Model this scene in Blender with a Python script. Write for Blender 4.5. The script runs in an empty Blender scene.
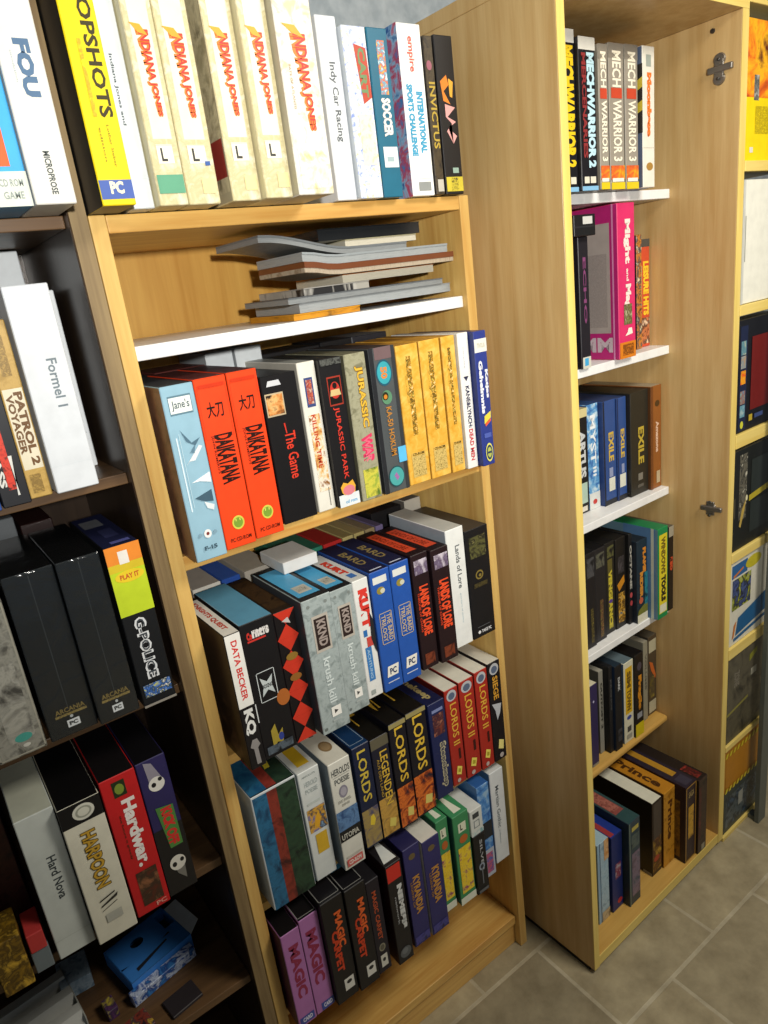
import bpy, bmesh, math, random
from mathutils import Matrix, Vector
random.seed(7)
C = bpy.context.scene.collection
sc = bpy.context.scene
# ------------------------------------------------------------------ materials
def s2l(v): return v/12.92 if v <= .04045 else ((v+.055)/1.055)**2.4
def col(h):
    h = h.lstrip('#')
    return tuple(s2l(int(h[i:i+2], 16)/255) for i in (0, 2, 4)) + (1.0,)
_M = {}
def newmat(key, rough=.5, spec=.5):
    m = bpy.data.materials.new(key); m.use_nodes = True
    b = m.node_tree.nodes['Principled BSDF']
    b.inputs['Roughness'].default_value = rough
    b.inputs['Specular IOR Level'].default_value = spec
    return m, m.node_tree, b
def card(h, rough=.42, spec=.35):
    """printed board: flat colour with a faint procedural unevenness"""
    k = ('card', h, rough, spec)
    if k in _M: return _M[k]
    m, nt, b = newmat('card_'+h, rough, spec)
    tc = nt.nodes.new('ShaderNodeTexCoord'); n = nt.nodes.new('ShaderNodeTexNoise')
    n.inputs['Scale'].default_value = 45; n.inputs['Detail'].default_value = 4
    r = nt.nodes.new('ShaderNodeMix'); r.data_type = 'RGBA'; r.blend_type = 'MULTIPLY'
    r.inputs[0].default_value = .22
    nt.links.new(tc.outputs['Object'], n.inputs['Vector'])
    nt.links.new(n.outputs['Fac'], r.inputs[7]); r.inputs[6].default_value = col(h)
    ad = nt.nodes.new('ShaderNodeMapRange'); ad.inputs[1].default_value = .3; ad.inputs[2].default_value = .6
    ad.inputs[3].default_value = .6; ad.inputs[4].default_value = 1
    nt.links.new(n.outputs['Fac'], ad.inputs[0]); nt.links.new(ad.outputs[0], r.inputs[7])
    nt.links.new(r.outputs[2], b.inputs['Base Color'])
    _M[k] = m; return m
def art(cols, scale=60, rough=.4, stretch=(1, 1, 1), spread=.16):
    """mottled printed picture"""
    k = ('art', tuple(cols), scale, rough, stretch, spread)
    if k in _M: return _M[k]
    m, nt, b = newmat('picture_'+'_'.join(cols), rough, .35)
    tc = nt.nodes.new('ShaderNodeTexCoord'); mp = nt.nodes.new('ShaderNodeMapping')
    mp.inputs['Scale'].default_value = stretch
    n = nt.nodes.new('ShaderNodeTexNoise'); n.inputs['Scale'].default_value = scale
    n.inputs['Detail'].default_value = 5; n.inputs['Roughness'].default_value = .6
    n.inputs['Distortion'].default_value = .6
    cr = nt.nodes.new('ShaderNodeValToRGB'); e = cr.color_ramp.elements
    N = len(cols)
    for i, c in enumerate(cols):
        p = .5-spread+2*spread*i/(N-1)
        if i < 2: e[i].position = p; e[i].color = col(c)
        else: x = e.new(p); x.color = col(c)
    nt.links.new(tc.outputs['Object'], mp.inputs[0]); nt.links.new(mp.outputs[0], n.inputs['Vector'])
    nt.links.new(n.outputs['Fac'], cr.inputs[0]); nt.links.new(cr.outputs[0], b.inputs['Base Color'])
    _M[k] = m; return m
def wood(key, a, bcol, axis, rough=.4, scale=9, ring=1.0, knots=False):
    k = ('wood', key)
    if k in _M: return _M[k]
    m, nt, b = newmat(key, rough, .35)
    tc = nt.nodes.new('ShaderNodeTexCoord'); mp = nt.nodes.new('ShaderNodeMapping')
    st = [1, 1, 1]; st[axis] = .06; mp.inputs['Scale'].default_value = st
    n = nt.nodes.new('ShaderNodeTexNoise'); n.inputs['Scale'].default_value = scale*4
    n.inputs['Detail'].default_value = 6; n.inputs['Distortion'].default_value = ring
    n2 = nt.nodes.new('ShaderNodeTexNoise'); n2.inputs['Scale'].default_value = scale*26; n2.inputs['Detail'].default_value = 3
    cr = nt.nodes.new('ShaderNodeValToRGB')
    cr.color_ramp.elements[0].position = .32; cr.color_ramp.elements[0].color = col(a)
    cr.color_ramp.elements[1].position = .68; cr.color_ramp.elements[1].color = col(bcol)
    mx = nt.nodes.new('ShaderNodeMath'); mx.operation = 'MULTIPLY_ADD'; mx.inputs[1].default_value = .3
    nt.links.new(tc.outputs['Object'], mp.inputs[0])
    nt.links.new(mp.outputs[0], n.inputs['Vector']); nt.links.new(mp.outputs[0], n2.inputs['Vector'])
    sb = nt.nodes.new('ShaderNodeMath'); sb.operation = 'SUBTRACT'; sb.inputs[1].default_value = .5
    nt.links.new(n2.outputs['Fac'], sb.inputs[0]); nt.links.new(sb.outputs[0], mx.inputs[0])
    nt.links.new(n.outputs['Fac'], mx.inputs[2]); nt.links.new(mx.outputs[0], cr.inputs[0])
    out = cr.outputs[0]
    if knots:
        v = nt.nodes.new('ShaderNodeTexVoronoi'); v.inputs['Scale'].default_value = 5
        v.inputs['Randomness'].default_value = 1
        mr = nt.nodes.new('ShaderNodeMapRange'); mr.inputs[1].default_value = .03; mr.inputs[2].default_value = .13
        mr.inputs[3].default_value = .55; mr.inputs[4].default_value = 0
        nt.links.new(tc.outputs['Object'], v.inputs['Vector']); nt.links.new(v.outputs['Distance'], mr.inputs[0])
        kx = nt.nodes.new('ShaderNodeMix'); kx.data_type = 'RGBA'; kx.inputs[7].default_value = col('8a5420')
        nt.links.new(mr.outputs[0], kx.inputs[0]); nt.links.new(out, kx.inputs[6]); out = kx.outputs[2]
    nt.links.new(out, b.inputs['Base Color'])
    bp = nt.nodes.new('ShaderNodeBump'); bp.inputs['Strength'].default_value = .05; bp.inputs['Distance'].default_value = .002
    nt.links.new(n2.outputs['Fac'], bp.inputs['Height']); nt.links.new(bp.outputs[0], b.inputs['Normal'])
    _M[k] = m; return m
def metal(h, rough=.35):
    k = ('metal', h, rough)
    if k in _M: return _M[k]
    m, nt, b = newmat('metal_'+h, rough); b.inputs['Metallic'].default_value = .85
    b.inputs['Base Color'].default_value = col(h); _M[k] = m; return m
# ------------------------------------------------------------------ objects
def link(o, parent=None):
    C.objects.link(o)
    if parent: o.parent = parent
    return o
def tag(o, label=None, cat=None, group=None, kind=None):
    if label: o['label'] = label
    if cat: o['category'] = cat
    if group: o['group'] = group
    if kind: o['kind'] = kind
    return o
def empty(name, loc=(0, 0, 0), rz=0):
    o = bpy.data.objects.new(name, None); o.location = loc; o.rotation_euler = (0, 0, rz); o.empty_display_size = .02
    return link(o)
def bm_obj(name, bm, mats, parent=None, loc=(0, 0, 0), smooth=False):
    me = bpy.data.meshes.new(name); bm.to_mesh(me); bm.free()
    for m in (mats if isinstance(mats, (list, tuple)) else [mats]): me.materials.append(m)
    if smooth:
        for p in me.polygons: p.use_smooth = True
    o = bpy.data.objects.new(name, me); o.location = loc
    return link(o, parent)
def bx(bm, x0, x1, y0, y1, z0, z1, bev=.001, mi=None, seg=1):
    """one bevelled block; mi(normal) gives the material slot"""
    t = bmesh.new(); bmesh.ops.create_cube(t, size=1)
    for v in t.verts: v.co = ((v.co.x+.5)*(x1-x0)+x0, (v.co.y+.5)*(y1-y0)+y0, (v.co.z+.5)*(z1-z0)+z0)
    t.normal_update()
    if mi:
        for f in t.faces: f.material_index = mi(f.normal)
    if bev: bmesh.ops.bevel(t, geom=list(t.edges), offset=bev, segments=seg, affect='EDGES', profile=.5)
    me = bpy.data.meshes.new('t'); t.to_mesh(me); t.free(); bm.from_mesh(me); bpy.data.meshes.remove(me)
def block(name, x0, x1, y0, y1, z0, z1, m, parent=None, bev=.001, seg=1):
    bm = bmesh.new(); bx(bm, x0, x1, y0, y1, z0, z1, bev, None, seg); return bm_obj(name, bm, m, parent)
# ------------------------------------------------------------------ lettering
_T = {}
def glyphs(text, bold):
    k = (text, bold)
    if k in _T: return _T[k]
    cu = bpy.data.curves.new('lettering', 'FONT'); cu.body = text; cu.size = 1; cu.resolution_u = 2; cu.offset = bold
    o = bpy.data.objects.new('lettering', cu); C.objects.link(o)
    dg = bpy.context.evaluated_depsgraph_get()
    me = o.evaluated_get(dg).to_mesh()
    vs = [tuple(v.co[:2]) for v in me.vertices]; fs = [tuple(p.vertices) for p in me.polygons]
    o.evaluated_get(dg).to_mesh_clear(); bpy.data.objects.remove(o); bpy.data.curves.remove(cu)
    if vs:
        x0 = min(v[0] for v in vs); x1 = max(v[0] for v in vs); y0 = min(v[1] for v in vs); y1 = max(v[1] for v in vs)
        vs = [((x-x0)/max(x1-x0, 1e-6), (y-y0)/max(y1-y0, 1e-6)) for x, y in vs]
    _T[k] = (vs, fs); return _T[k]
# pre-read every text while the scene is small (see TEXTS at the end of the data)
# a face of a box: F front spine, L left cover, U top; u,v run 0..1 across and up that face
def face_map(face, w, d, h, eps):
    if face == 'F': return lambda u, v: (u*w, -eps, v*h)
    if face == 'L': return lambda u, v: (-eps, (1-u)*d, v*h)
    return lambda u, v: (u*w, v*d, h+eps)
def decal(root, face, w, d, h, spec, k):
    eps = .0003+.00014*k
    P = face_map(face, w, d, h, eps); bm = bmesh.new(); kind = spec[0]
    def poly(pts):
        vs = [bm.verts.new(P(*p)) for p in pts]; bm.faces.new(vs)
    if kind == 'R':
        _, u0, v0, u1, v1, c = spec[:6]; poly([(u0, v0), (u1, v0), (u1, v1), (u0, v1)])
        name = spec[6] if len(spec) > 6 else 'label_panel'; m = card(c)
    elif kind == 'A':
        _, u0, v0, u1, v1, cs = spec[:6]; poly([(u0, v0), (u1, v0), (u1, v1), (u0, v1)])
        sc_ = spec[6] if len(spec) > 6 else 60
        name = spec[7] if len(spec) > 7 else 'cover_picture'; m = art(tuple(cs), sc_)
    elif kind == 'E':
        _, cu, cv, ru, rv, c = spec[:6]
        poly([(cu+ru*math.cos(a*math.pi/12), cv+rv*math.sin(a*math.pi/12)) for a in range(24)])
        name = spec[6] if len(spec) > 6 else 'emblem'; m = card(c)
    elif kind == 'P':
        _, pts, c = spec[:3]; poly(pts); name = spec[3] if len(spec) > 3 else 'ornament'; m = card(c)
    elif kind == 'O':    # outline frame
        _, u0, v0, u1, v1, c, t = spec[:7]; tv = t*(w if face != 'L' else d)/(h if face != 'U' else d)
        for q in ((u0, v0, u1, v0+tv), (u0, v1-tv, u1, v1), (u0, v0, u0+t, v1), (u1-t, v0, u1, v1)):
            poly([(q[0], q[1]), (q[2], q[1]), (q[2], q[3]), (q[0], q[3])])
        name = 'frame_line'; m = card(c)
    else:                # X: lettering running down, W: the same tapering, Y: upright lettering, Z: running up
        _, text, u0, v0, u1, v1, c = spec[:7]
        vs, fs = glyphs(text, max(.014, spec[7] if len(spec) > 7 else .018))
        if kind == 'X': f = lambda x, y: (u0+y*(u1-u0), v1-x*(v1-v0))
        elif kind == 'W': f = lambda x, y: ((u0+u1)/2+.25*(u1-u0)*x+(y-.5)*(u1-u0)*(1-.62*x), v1-x*(v1-v0))
        elif kind == 'Z': f = lambda x, y: (u1-y*(u1-u0), v0+x*(v1-v0))
        else: f = lambda x, y: (u0+x*(u1-u0), v0+y*(v1-v0))
        bv = [bm.verts.new(P(*f(x, y))) for x, y in vs]
        for q in fs:
            try: bm.faces.new([bv[i] for i in q])
            except ValueError: pass
        name = 'lettering'; m = card(c)
    bm.normal_update()
    want = Vector({'F': (0, -1, 0), 'L': (-1, 0, 0), 'U': (0, 0, 1)}[face])
    for f_ in bm.faces:
        if f_.normal.dot(want) < 0: f_.normal_flip()
    return bm_obj(name, bm, m, root)
YAW = 0.0293; CX, CY = .6585, -.1565
def cabp(u, v, z): c, s = math.cos(YAW), math.sin(YAW); return (CX+u*c-v*s, CY+u*s+v*c, z)
def game_box(tb, spine, side, top, label, group, decals=(), dep=.185, cab=False, name='game_box', cat='game box', rough=.42):
    x0, x1, y, z0, h = tb; x0 += .0003; x1 -= .0003; w = x1-x0
    mats = [(art(*spine) if isinstance(spine[0], tuple) else art(spine)) if isinstance(spine, tuple) else card(spine, rough), card(side, rough), card(top, rough)]
    bm = bmesh.new()
    bx(bm, 0, w, 0, dep, 0, h, .0011, lambda n: 0 if n.y < -.5 else (2 if n.z > .5 else 1))
    z0 += .0005
    loc = cabp(x0, y, z0) if cab else (x0, y, z0)
    r = bm_obj(name, bm, mats, None, loc)
    if cab: r.rotation_euler = (0, 0, YAW)
    tag(r, label, cat, group)
    cnt = {'F': 0, 'L': 0, 'U': 0}
    for s in decals:
        f = 'F'
        if s[0] in 'FLU' and isinstance(s[1], tuple): f, s = s[0], s[1]
        decal(r, f, w, dep, h, s, cnt[f]); cnt[f] += 1
    return r
TB={'T1':(0.0005,0.0387,-0.0666,1.6269,0.2620),'T2':(0.0463,0.0728,-0.0298,1.6269,0.2400),'T3':(0.0736,0.1100,-0.0449,1.6269,0.2400),'T4':(0.1117,0.1537,-0.0419,1.6269,0.2400),'T5':(0.1639,0.2041,-0.0550,1.6269,0.2400),'T6':(0.2049,0.2441,-0.0665,1.6269,0.2400),'T7':(0.2449,0.2987,-0.0802,1.6269,0.2450),'T8':(0.3496,0.3835,-0.0093,1.6269,0.2311),'T9':(0.3843,0.4251,-0.0178,1.6269,0.2192),'T10':(0.4280,0.4644,-0.0153,1.6269,0.2205),'T11':(0.4837,0.5282,-0.0138,1.6269,0.2309),'T12':(0.5290,0.5465,-0.0171,1.6269,0.2166),'T13':(0.5544,0.5915,-0.0114,1.6269,0.2213),'P1a':(0.0255,0.0702,-0.0390,1.1800,0.2387),'P1b':(0.0737,0.1198,-0.0298,1.1800,0.2394),'P1c':(0.1233,0.1690,-0.0233,1.1800,0.2394),'P1d':(0.1805,0.2394,-0.0030,1.1800,0.2231),'P1e':(0.2443,0.2755,0.0004,1.1800,0.2321),'P1f':(0.2763,0.3162,-0.0090,1.1800,0.2322),'P1g':(0.3170,0.3562,-0.0155,1.1800,0.2326),'P1h':(0.3618,0.4114,-0.0166,1.1800,0.2344),'P1i':(0.4149,0.4603,-0.0147,1.1800,0.2305),'P1j':(0.4611,0.5047,-0.0167,1.1800,0.2315),'P1k':(0.5055,0.5352,-0.0200,1.1800,0.2317),'P1l':(0.5360,0.5600,-0.0260,1.1800,0.2330),'P1m':(0.5610,0.5895,-0.0380,1.1800,0.2320),'P2a':(0.0347,0.0602,-0.0481,0.8400,0.2268),'P2b':(0.0615,0.1168,-0.0421,0.8400,0.2298),'P2c':(0.1186,0.1552,-0.0376,0.8400,0.2251),'P2d':(0.1581,0.2097,-0.0553,0.8400,0.2346),'P2e':(0.2178,0.2614,-0.0368,0.8400,0.2234),'P2f':(0.2678,0.2986,-0.0248,0.8400,0.2193),'P2g':(0.2994,0.3395,-0.0293,0.8400,0.2240),'P2h':(0.3403,0.3806,-0.0293,0.8400,0.2246),'P2i':(0.3890,0.4262,-0.0235,0.8400,0.2227),'P2j':(0.4285,0.4688,-0.0293,0.8400,0.2211),'P2k':(0.4804,0.5230,-0.0103,0.8400,0.2365),'P2l':(0.5249,0.5826,-0.0106,0.8400,0.2217),'P3a':(0.0327,0.1137,-0.0151,0.5400,0.2290),'P3b':(0.1177,0.1589,-0.0128,0.5400,0.2237),'P3c':(0.1670,0.2105,-0.0284,0.5400,0.2225),'P3d':(0.2233,0.2599,-0.0144,0.5400,0.2164),'P3e':(0.2607,0.2990,-0.0160,0.5400,0.2143),'P3f':(0.2998,0.3373,-0.0201,0.5400,0.2279),'P3g':(0.3400,0.3856,-0.0182,0.5400,0.2291),'P3h':(0.3981,0.4387,-0.0083,0.5400,0.2144),'P3i':(0.4453,0.4796,-0.0013,0.5400,0.2193),'P3j':(0.4804,0.5187,-0.0037,0.5400,0.2228),'P3k':(0.5195,0.5538,-0.0060,0.5400,0.2273),'P3l':(0.5545,0.5885,-0.0069,0.5400,0.2314),'P4a':(0.0261,0.0618,-0.0298,0.2850,0.2123),'P4b':(0.0626,0.1004,-0.0290,0.2850,0.2188),'P4c':(0.1012,0.1467,-0.0405,0.2850,0.2345),'P4d':(0.1478,0.1913,-0.0454,0.2850,0.2345),'P4e':(0.1924,0.2216,-0.0416,0.2850,0.2178),'P4f':(0.2318,0.2670,-0.0523,0.2850,0.2345),'P4g':(0.2777,0.3167,-0.0432,0.2850,0.2345),'P4h':(0.3199,0.3622,-0.0459,0.2850,0.2269),'P4i':(0.3730,0.4029,-0.0227,0.2850,0.2245),'P4j':(0.4072,0.4487,-0.0323,0.2850,0.2204),'P4k':(0.4495,0.4818,-0.0374,0.2850,0.1491),'P4l':(0.4877,0.5211,-0.0167,0.2850,0.2345),'P4m':(0.5355,0.5745,-0.0045,0.2850,0.2345),'A0':(-0.1029,-0.0693,-0.0625,1.6310,0.2400),'A1':(-0.0685,-0.0259,-0.0675,1.6310,0.2400),'B2':(-0.1771,-0.1454,-0.0150,1.3130,0.1970),'B3':(-0.1446,-0.1190,-0.0010,1.3130,0.2097),'B4':(-0.1153,-0.0648,-0.0086,1.3130,0.2437),'B5':(-0.0613,-0.0179,0.1689,1.3130,0.2402),'C1':(-0.2653,-0.2074,0.0027,0.9900,0.2132),'C2':(-0.2024,-0.1415,0.0040,0.9900,0.2354),'C3':(-0.1407,-0.0865,-0.0041,0.9900,0.2366),'C4':(-0.0820,-0.0358,-0.0098,0.9900,0.2383),'D1':(-0.2738,-0.2244,0.0008,0.6680,0.2365),'D2':(-0.2236,-0.1682,-0.0142,0.6680,0.2337),'D3':(-0.1657,-0.1157,-0.0067,0.6680,0.2409),'D4':(-0.1142,-0.0706,-0.0016,0.6680,0.2387),'K1a':(0.1476,0.1915,0.1177,1.6177,0.2509),'K1b':(0.1923,0.2383,0.1104,1.6177,0.2398),'K1c':(0.2391,0.2657,0.1050,1.6177,0.2306),'K1d':(0.2813,0.3254,0.1139,1.6177,0.2381),'K1e':(0.3340,0.3746,0.1174,1.6177,0.2406),'K1f':(0.3773,0.4164,0.1095,1.6177,0.2393),'K2a':(0.1680,0.2000,0.1400,1.2987,0.2050),'K2b':(0.2060,0.2360,0.1350,1.2987,0.2435),'K2c':(0.3211,0.3783,0.1302,1.2987,0.2969),'K2d':(0.4560,0.4755,0.1780,1.2987,0.2374),'K2e':(0.4765,0.5185,0.1874,1.2987,0.2273),'K3a':(0.2450,0.2875,0.1900,0.9708,0.2332),'K3b':(0.2886,0.3262,0.1906,0.9708,0.2362),'K3c':(0.3270,0.3725,0.1790,0.9708,0.2362),'K3d':(0.3733,0.4076,0.1762,0.9708,0.2351),'K3e':(0.4084,0.4765,0.1661,0.9708,0.2393),'K3f':(0.4772,0.5190,0.1594,0.9708,0.2421),'K4a':(0.2254,0.2577,0.1597,0.6578,0.2340),'K4b':(0.2618,0.3005,0.1632,0.6578,0.2319),'K4c':(0.3057,0.3415,0.1682,0.6578,0.2308),'K4d':(0.3423,0.3815,0.1661,0.6578,0.2296),'K4e':(0.3823,0.3952,0.1578,0.6578,0.2321),'K4f':(0.3960,0.4375,0.1461,0.6578,0.2111),'K4g':(0.4403,0.4812,0.1195,0.6578,0.2331),'K4h':(0.4966,0.5169,0.1267,0.6578,0.2208),'K5a':(0.2180,0.2466,0.1558,0.3397,0.2248),'K5b':(0.2742,0.2909,0.1719,0.3397,0.2326),'K5c':(0.2917,0.3064,0.1563,0.3397,0.2433),'K5d':(0.3072,0.3346,0.1501,0.3397,0.2380),'K5e':(0.3439,0.3828,0.1514,0.3397,0.2290),'K5f':(0.3836,0.4188,0.1470,0.3397,0.2354),'K5g':(0.4556,0.4751,0.1709,0.3397,0.2315),'K5h':(0.4820,0.5196,0.1745,0.3397,0.2327),'K6a':(0.0833,0.1241,0.0472,0.0400,0.2286),'K6b':(0.1315,0.1723,0.0441,0.0400,0.2185),'K6c':(0.1731,0.2165,0.0269,0.0400,0.2423),'K6d':(0.2853,0.3253,0.0393,0.0400,0.2203),'K6e':(0.3279,0.3754,0.0350,0.0400,0.2258),'K6f':(0.3762,0.4240,0.0070,0.0400,0.2295),'K6g':(0.4248,0.4632,0.0009,0.0400,0.2253)}
G_T = 'boxes standing on top of the pine bookcase'; G_1 = 'boxes on the upper full shelf of the pine bookcase'
G_2 = 'boxes on the middle shelf of the pine bookcase'; G_3 = 'boxes on the lower shelf of the pine bookcase'; G_4 = 'boxes in the lowest row of the pine bookcase'
G_D = 'boxes in the dark walnut bookcase'; G_K = 'boxes in the beech cabinet'; G_R = 'boxes shown cover-out at the right edge'
CREAM = ('d6cda6', 'c4ba8e', 'ddd6ba')
def bars(u0, u1, v0, v1, n, c, seed=0, up=False):
    """a printed block of unreadable small lines, one panel"""
    r = random.Random(seed); out = []
    return [('A', u0, v0, u1, v1, (c, 'ffffff' if up else c, c), 400, 'fine_print')]
def indy(green=False):
    d = [('R', .2, .3, .84, .955, 'dcd9cc'), ('W', 'INDIANA JONES', .2, .395, .74, .765, 'e87a28', .09), ('W', 'INDIANA JONES', .3, .4, .74, .762, 'c4302c', .02), ('P', [(.16, .79), (.5, .785), (.7, .74), (.4, .75)], 'eea02c', 'logo_swash'),
         ('R', .24, .19, .78, .275, 'efead6'), ('Y', 'L', .36, .2, .56, .26, '3b3b38', .03), ('R', .2, .27, .9, .272, 'c9c2a0', 'rule')]
    if green: d.append(('R', .06, .055, .96, .14, '5f9f80', 'green_band'))
    else: d.append(('R', .5, .05, .9, .12, 'e2da9a'))
    return d
KD = [('P', [(0, 1), (.5, .93), (1, 1)], 'c8321f'), ('P', [(.0, 1), (.5, .915), (0, .83)], '15110f'), ]
def diamonds():
    d = []
    n = 5
    for i in range(n):
        v1 = 1-i/n; v0 = 1-(i+1)/n; vm = (v0+v1)/2
        d.append(('P', [(0, v1), (.5, vm), (1, v1)], 'c23422', 'red_triangle')); d.append(('P', [(0, v0), (1, v0), (.5, vm)], 'c23422', 'red_triangle'))
    d += [('E', .5, .66, .28, .028, '8a6a2a'), ('E', .5, .5, .28, .028, '8a5a26'), ('P', [(.3, .93), (.7, .9), (.6, .95)], 'b8b4b0')]
    return d
def dai():
    return [('O', .06, .66, .94, .96, 'c93412', .01), ('Y', '大刀', .24, .775, .76, .865, '1d0d08', .02), ('X', 'DAIKATANA', .3, .39, .88, .68, '260d06', .045),
            ('X', 'JOHN ROMERO\'S', .2, .46, .29, .68, '40140a', .0), ('E', .52, .15, .2, .042, 'c7c94e'), ('E', .52, .15, .15, .031, '7b9c35'),
            ('P', [(.44, .16), (.47, .16), (.47, .175), (.44, .175)], 'd8d968'), ('P', [(.57, .16), (.6, .16), (.6, .175), (.57, .175)], 'd8d968'), ('Y', 'PC CD-ROM', .17, .04, .86, .065, '4a1408', .02), ('R', .1, .945, .9, .965, 'c8330f')]
def mech3():
    return [('R', 0, .9, 1, 1, '837c70'), ('X', 'MECH', .22, .71, .82, .95, 'efe8d2', .03), ('R', .12, .635, .86, .705, 'c4472c', 'red_square'), ('X', 'WARRIOR 3', .22, .2, .82, .625, 'efe8d2', .03),
            ('A', .02, .07, .98, .17, ('d7a520', 'd9662a', 'b8402a')), ('R', .1, .055, .9, .08, 'ece6d8'), ('R', .02, 0, .98, .05, 'd8c020')]
def lore():
    return [('A', .15, .83, .92, .95, ('8f84a0', '5a4a62', 'c8c0cc')), ('X', 'LANDS OF LORE', .3, .3, .84, .73, 'e8502a', .05), ('X', 'THRONE OF CHAOS', .16, .34, .27, .68, 'd84524', .02), ('A', .2, .04, .8, .14, ('3a1814', '7a3a24', '2a1210')),
            ('U', ('R', .2, .12, .8, .86, 'c8482a')), ('U', ('X', 'LANDS OF LORE', .32, .2, .66, .8, '7a2414', .02))]
def bard():
    return [('R', .12, .9, .82, .955, 'd9dcd6'), ('E', .45, .84, .2, .03, '8f8238'), ('E', .55, .835, .12, .02, 'c8c8b0'), ('O', .2, .4, .84, .66, 'c9b489', .03), ('X', 'THE BARD', .56, .42, .78, .64, 'c9b489', .01), ('X', 'TRILOGY', .28, .42, .5, .64, 'c9b489', .01),
            ('P', [(.2, .12), (.78, .12), (.86, .21), (.28, .21)], 'e9e6da'), ('Y', 'PC', .36, .135, .72, .19, '2f3f64', .04), ('R', .2, .07, .8, .078, 'c8cfe0', 'rule'),
            ('U', ('X', 'BARD', .3, .25, .7, .7, '8a7a4c', .02)), ('U', ('R', .2, .05, .8, .07, 'c8cfe0', 'rule'))]
def keep():
    return [('E', .2, .95, .06, .012, '7a817e', 'rivet'), ('E', .8, .95, .06, .012, '7a817e', 'rivet'), ('E', .12, .04, .06, .012, '69706d', 'rivet'), ('R', .24, .61, .8, .875, 'b2aba0'), ('R', .3, .63, .74, .855, '2e2220'), ('X', 'KKND', .38, .65, .68, .84, '9c8f88', .04),
            ('X', 'krush kill', .4, .22, .66, .56, 'ccd6d4', .02), ('R', .4, .11, .74, .185, 'ecebe4', 'price_sticker'), ('P', [(.5, .13), (.64, .148), (.5, .165)], '3c3c3c'), ('R', .4, .075, .72, .09, 'a8b0ae'),
            ('U', ('R', .12, .1, .86, .92, '4b9fcb')), ('U', ('R', .3, .18, .75, .36, 'b5b4a8')), ('U', ('A', .36, .22, .69, .32, ('77766c', 'b5b4a8', '5a594f'), 300, 'fine_print'))]
def lords2():
    return [('E', .5, .93, .36, .055, 'b4b8bc'), ('E', .5, .925, .24, .035, '56647c'), ('X', 'LORDS II', .3, .42, .78, .85, 'd9aa3e', .01), ('R', .6, .26, .76, .37, '3a1512'), ('P', [(.28, .12), (.62, .09), (.74, .17), (.4, .2)], 'e3d560', 'sticker'), ('P', [(.4, .13), (.6, .12), (.63, .155), (.45, .17)], 'a89a2c'), ('E', .42, .045, .13, .022, 'b9a8a2')]
def carpet():
    return [('X', 'MAGIC', .5, .52, .82, .86, 'e2632a', .05), ('X', 'CARPET', .24, .3, .56, .7, 'c8401f', .05), ('R', .42, .09, .86, .205, 'd9d8d0', 'price_sticker'), ('E', .64, .165, .12, .018, '2a2a2a'), ('U', ('R', .15, .3, .85, .9, '4f9ac4')), ('U', ('R', .3, .45, .65, .75, 'b7b5a8')), ('U', ('O', .04, .03, .96, .97, '8a8a86', .03))]
def kyran():
    return [('E', .5, .9, .2, .03, '6a5a3a'), ('X', 'KYRANDIA', .36, .32, .78, .7, 'c08a3c', .04), ('X', 'LEGEND OF', .2, .4, .32, .66, 'a57634', .02), ('A', .05, .02, .95, .1, ('2a2858', '46448a', '1e1c40'))]
def greenb():
    return [('R', .3, .8, .78, .9, 'd8dcc4', 'price_sticker'), ('Y', 'L', .42, .82, .56, .885, '23231f', .04), ('E', .56, .72, .26, .045, 'b5622c'), ('A', .16, .12, .92, .64, ('d9b520', 'e8cb38', '8a3f6a'), 70), ('R', 0, 0, 1, .08, 'd9dccb'), ('U', ('P', [(.3, .05), (.75, .05), (.6, .35), (.4, .35)], 'dfe3d0'))]
def lord(top):
    return [('X', 'LORDS', .3, .44, .8, .95, 'dcb73c', .0), ('A', .02, .02, .98, .4, ('2a1c22', '7a2c18', 'd8702a', '8a3a1c', '2a1c28'), 34), ('P', [(.45, .1), (.8, .08), (.86, .16), (.52, .18)], 'd8c66a', 'sticker'), ('R', 0, .96, 1, 1, '9a8f5c'), ('U', ('X', top, .3, .3, .7, .8, 'd2a93a', .02))]
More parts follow.
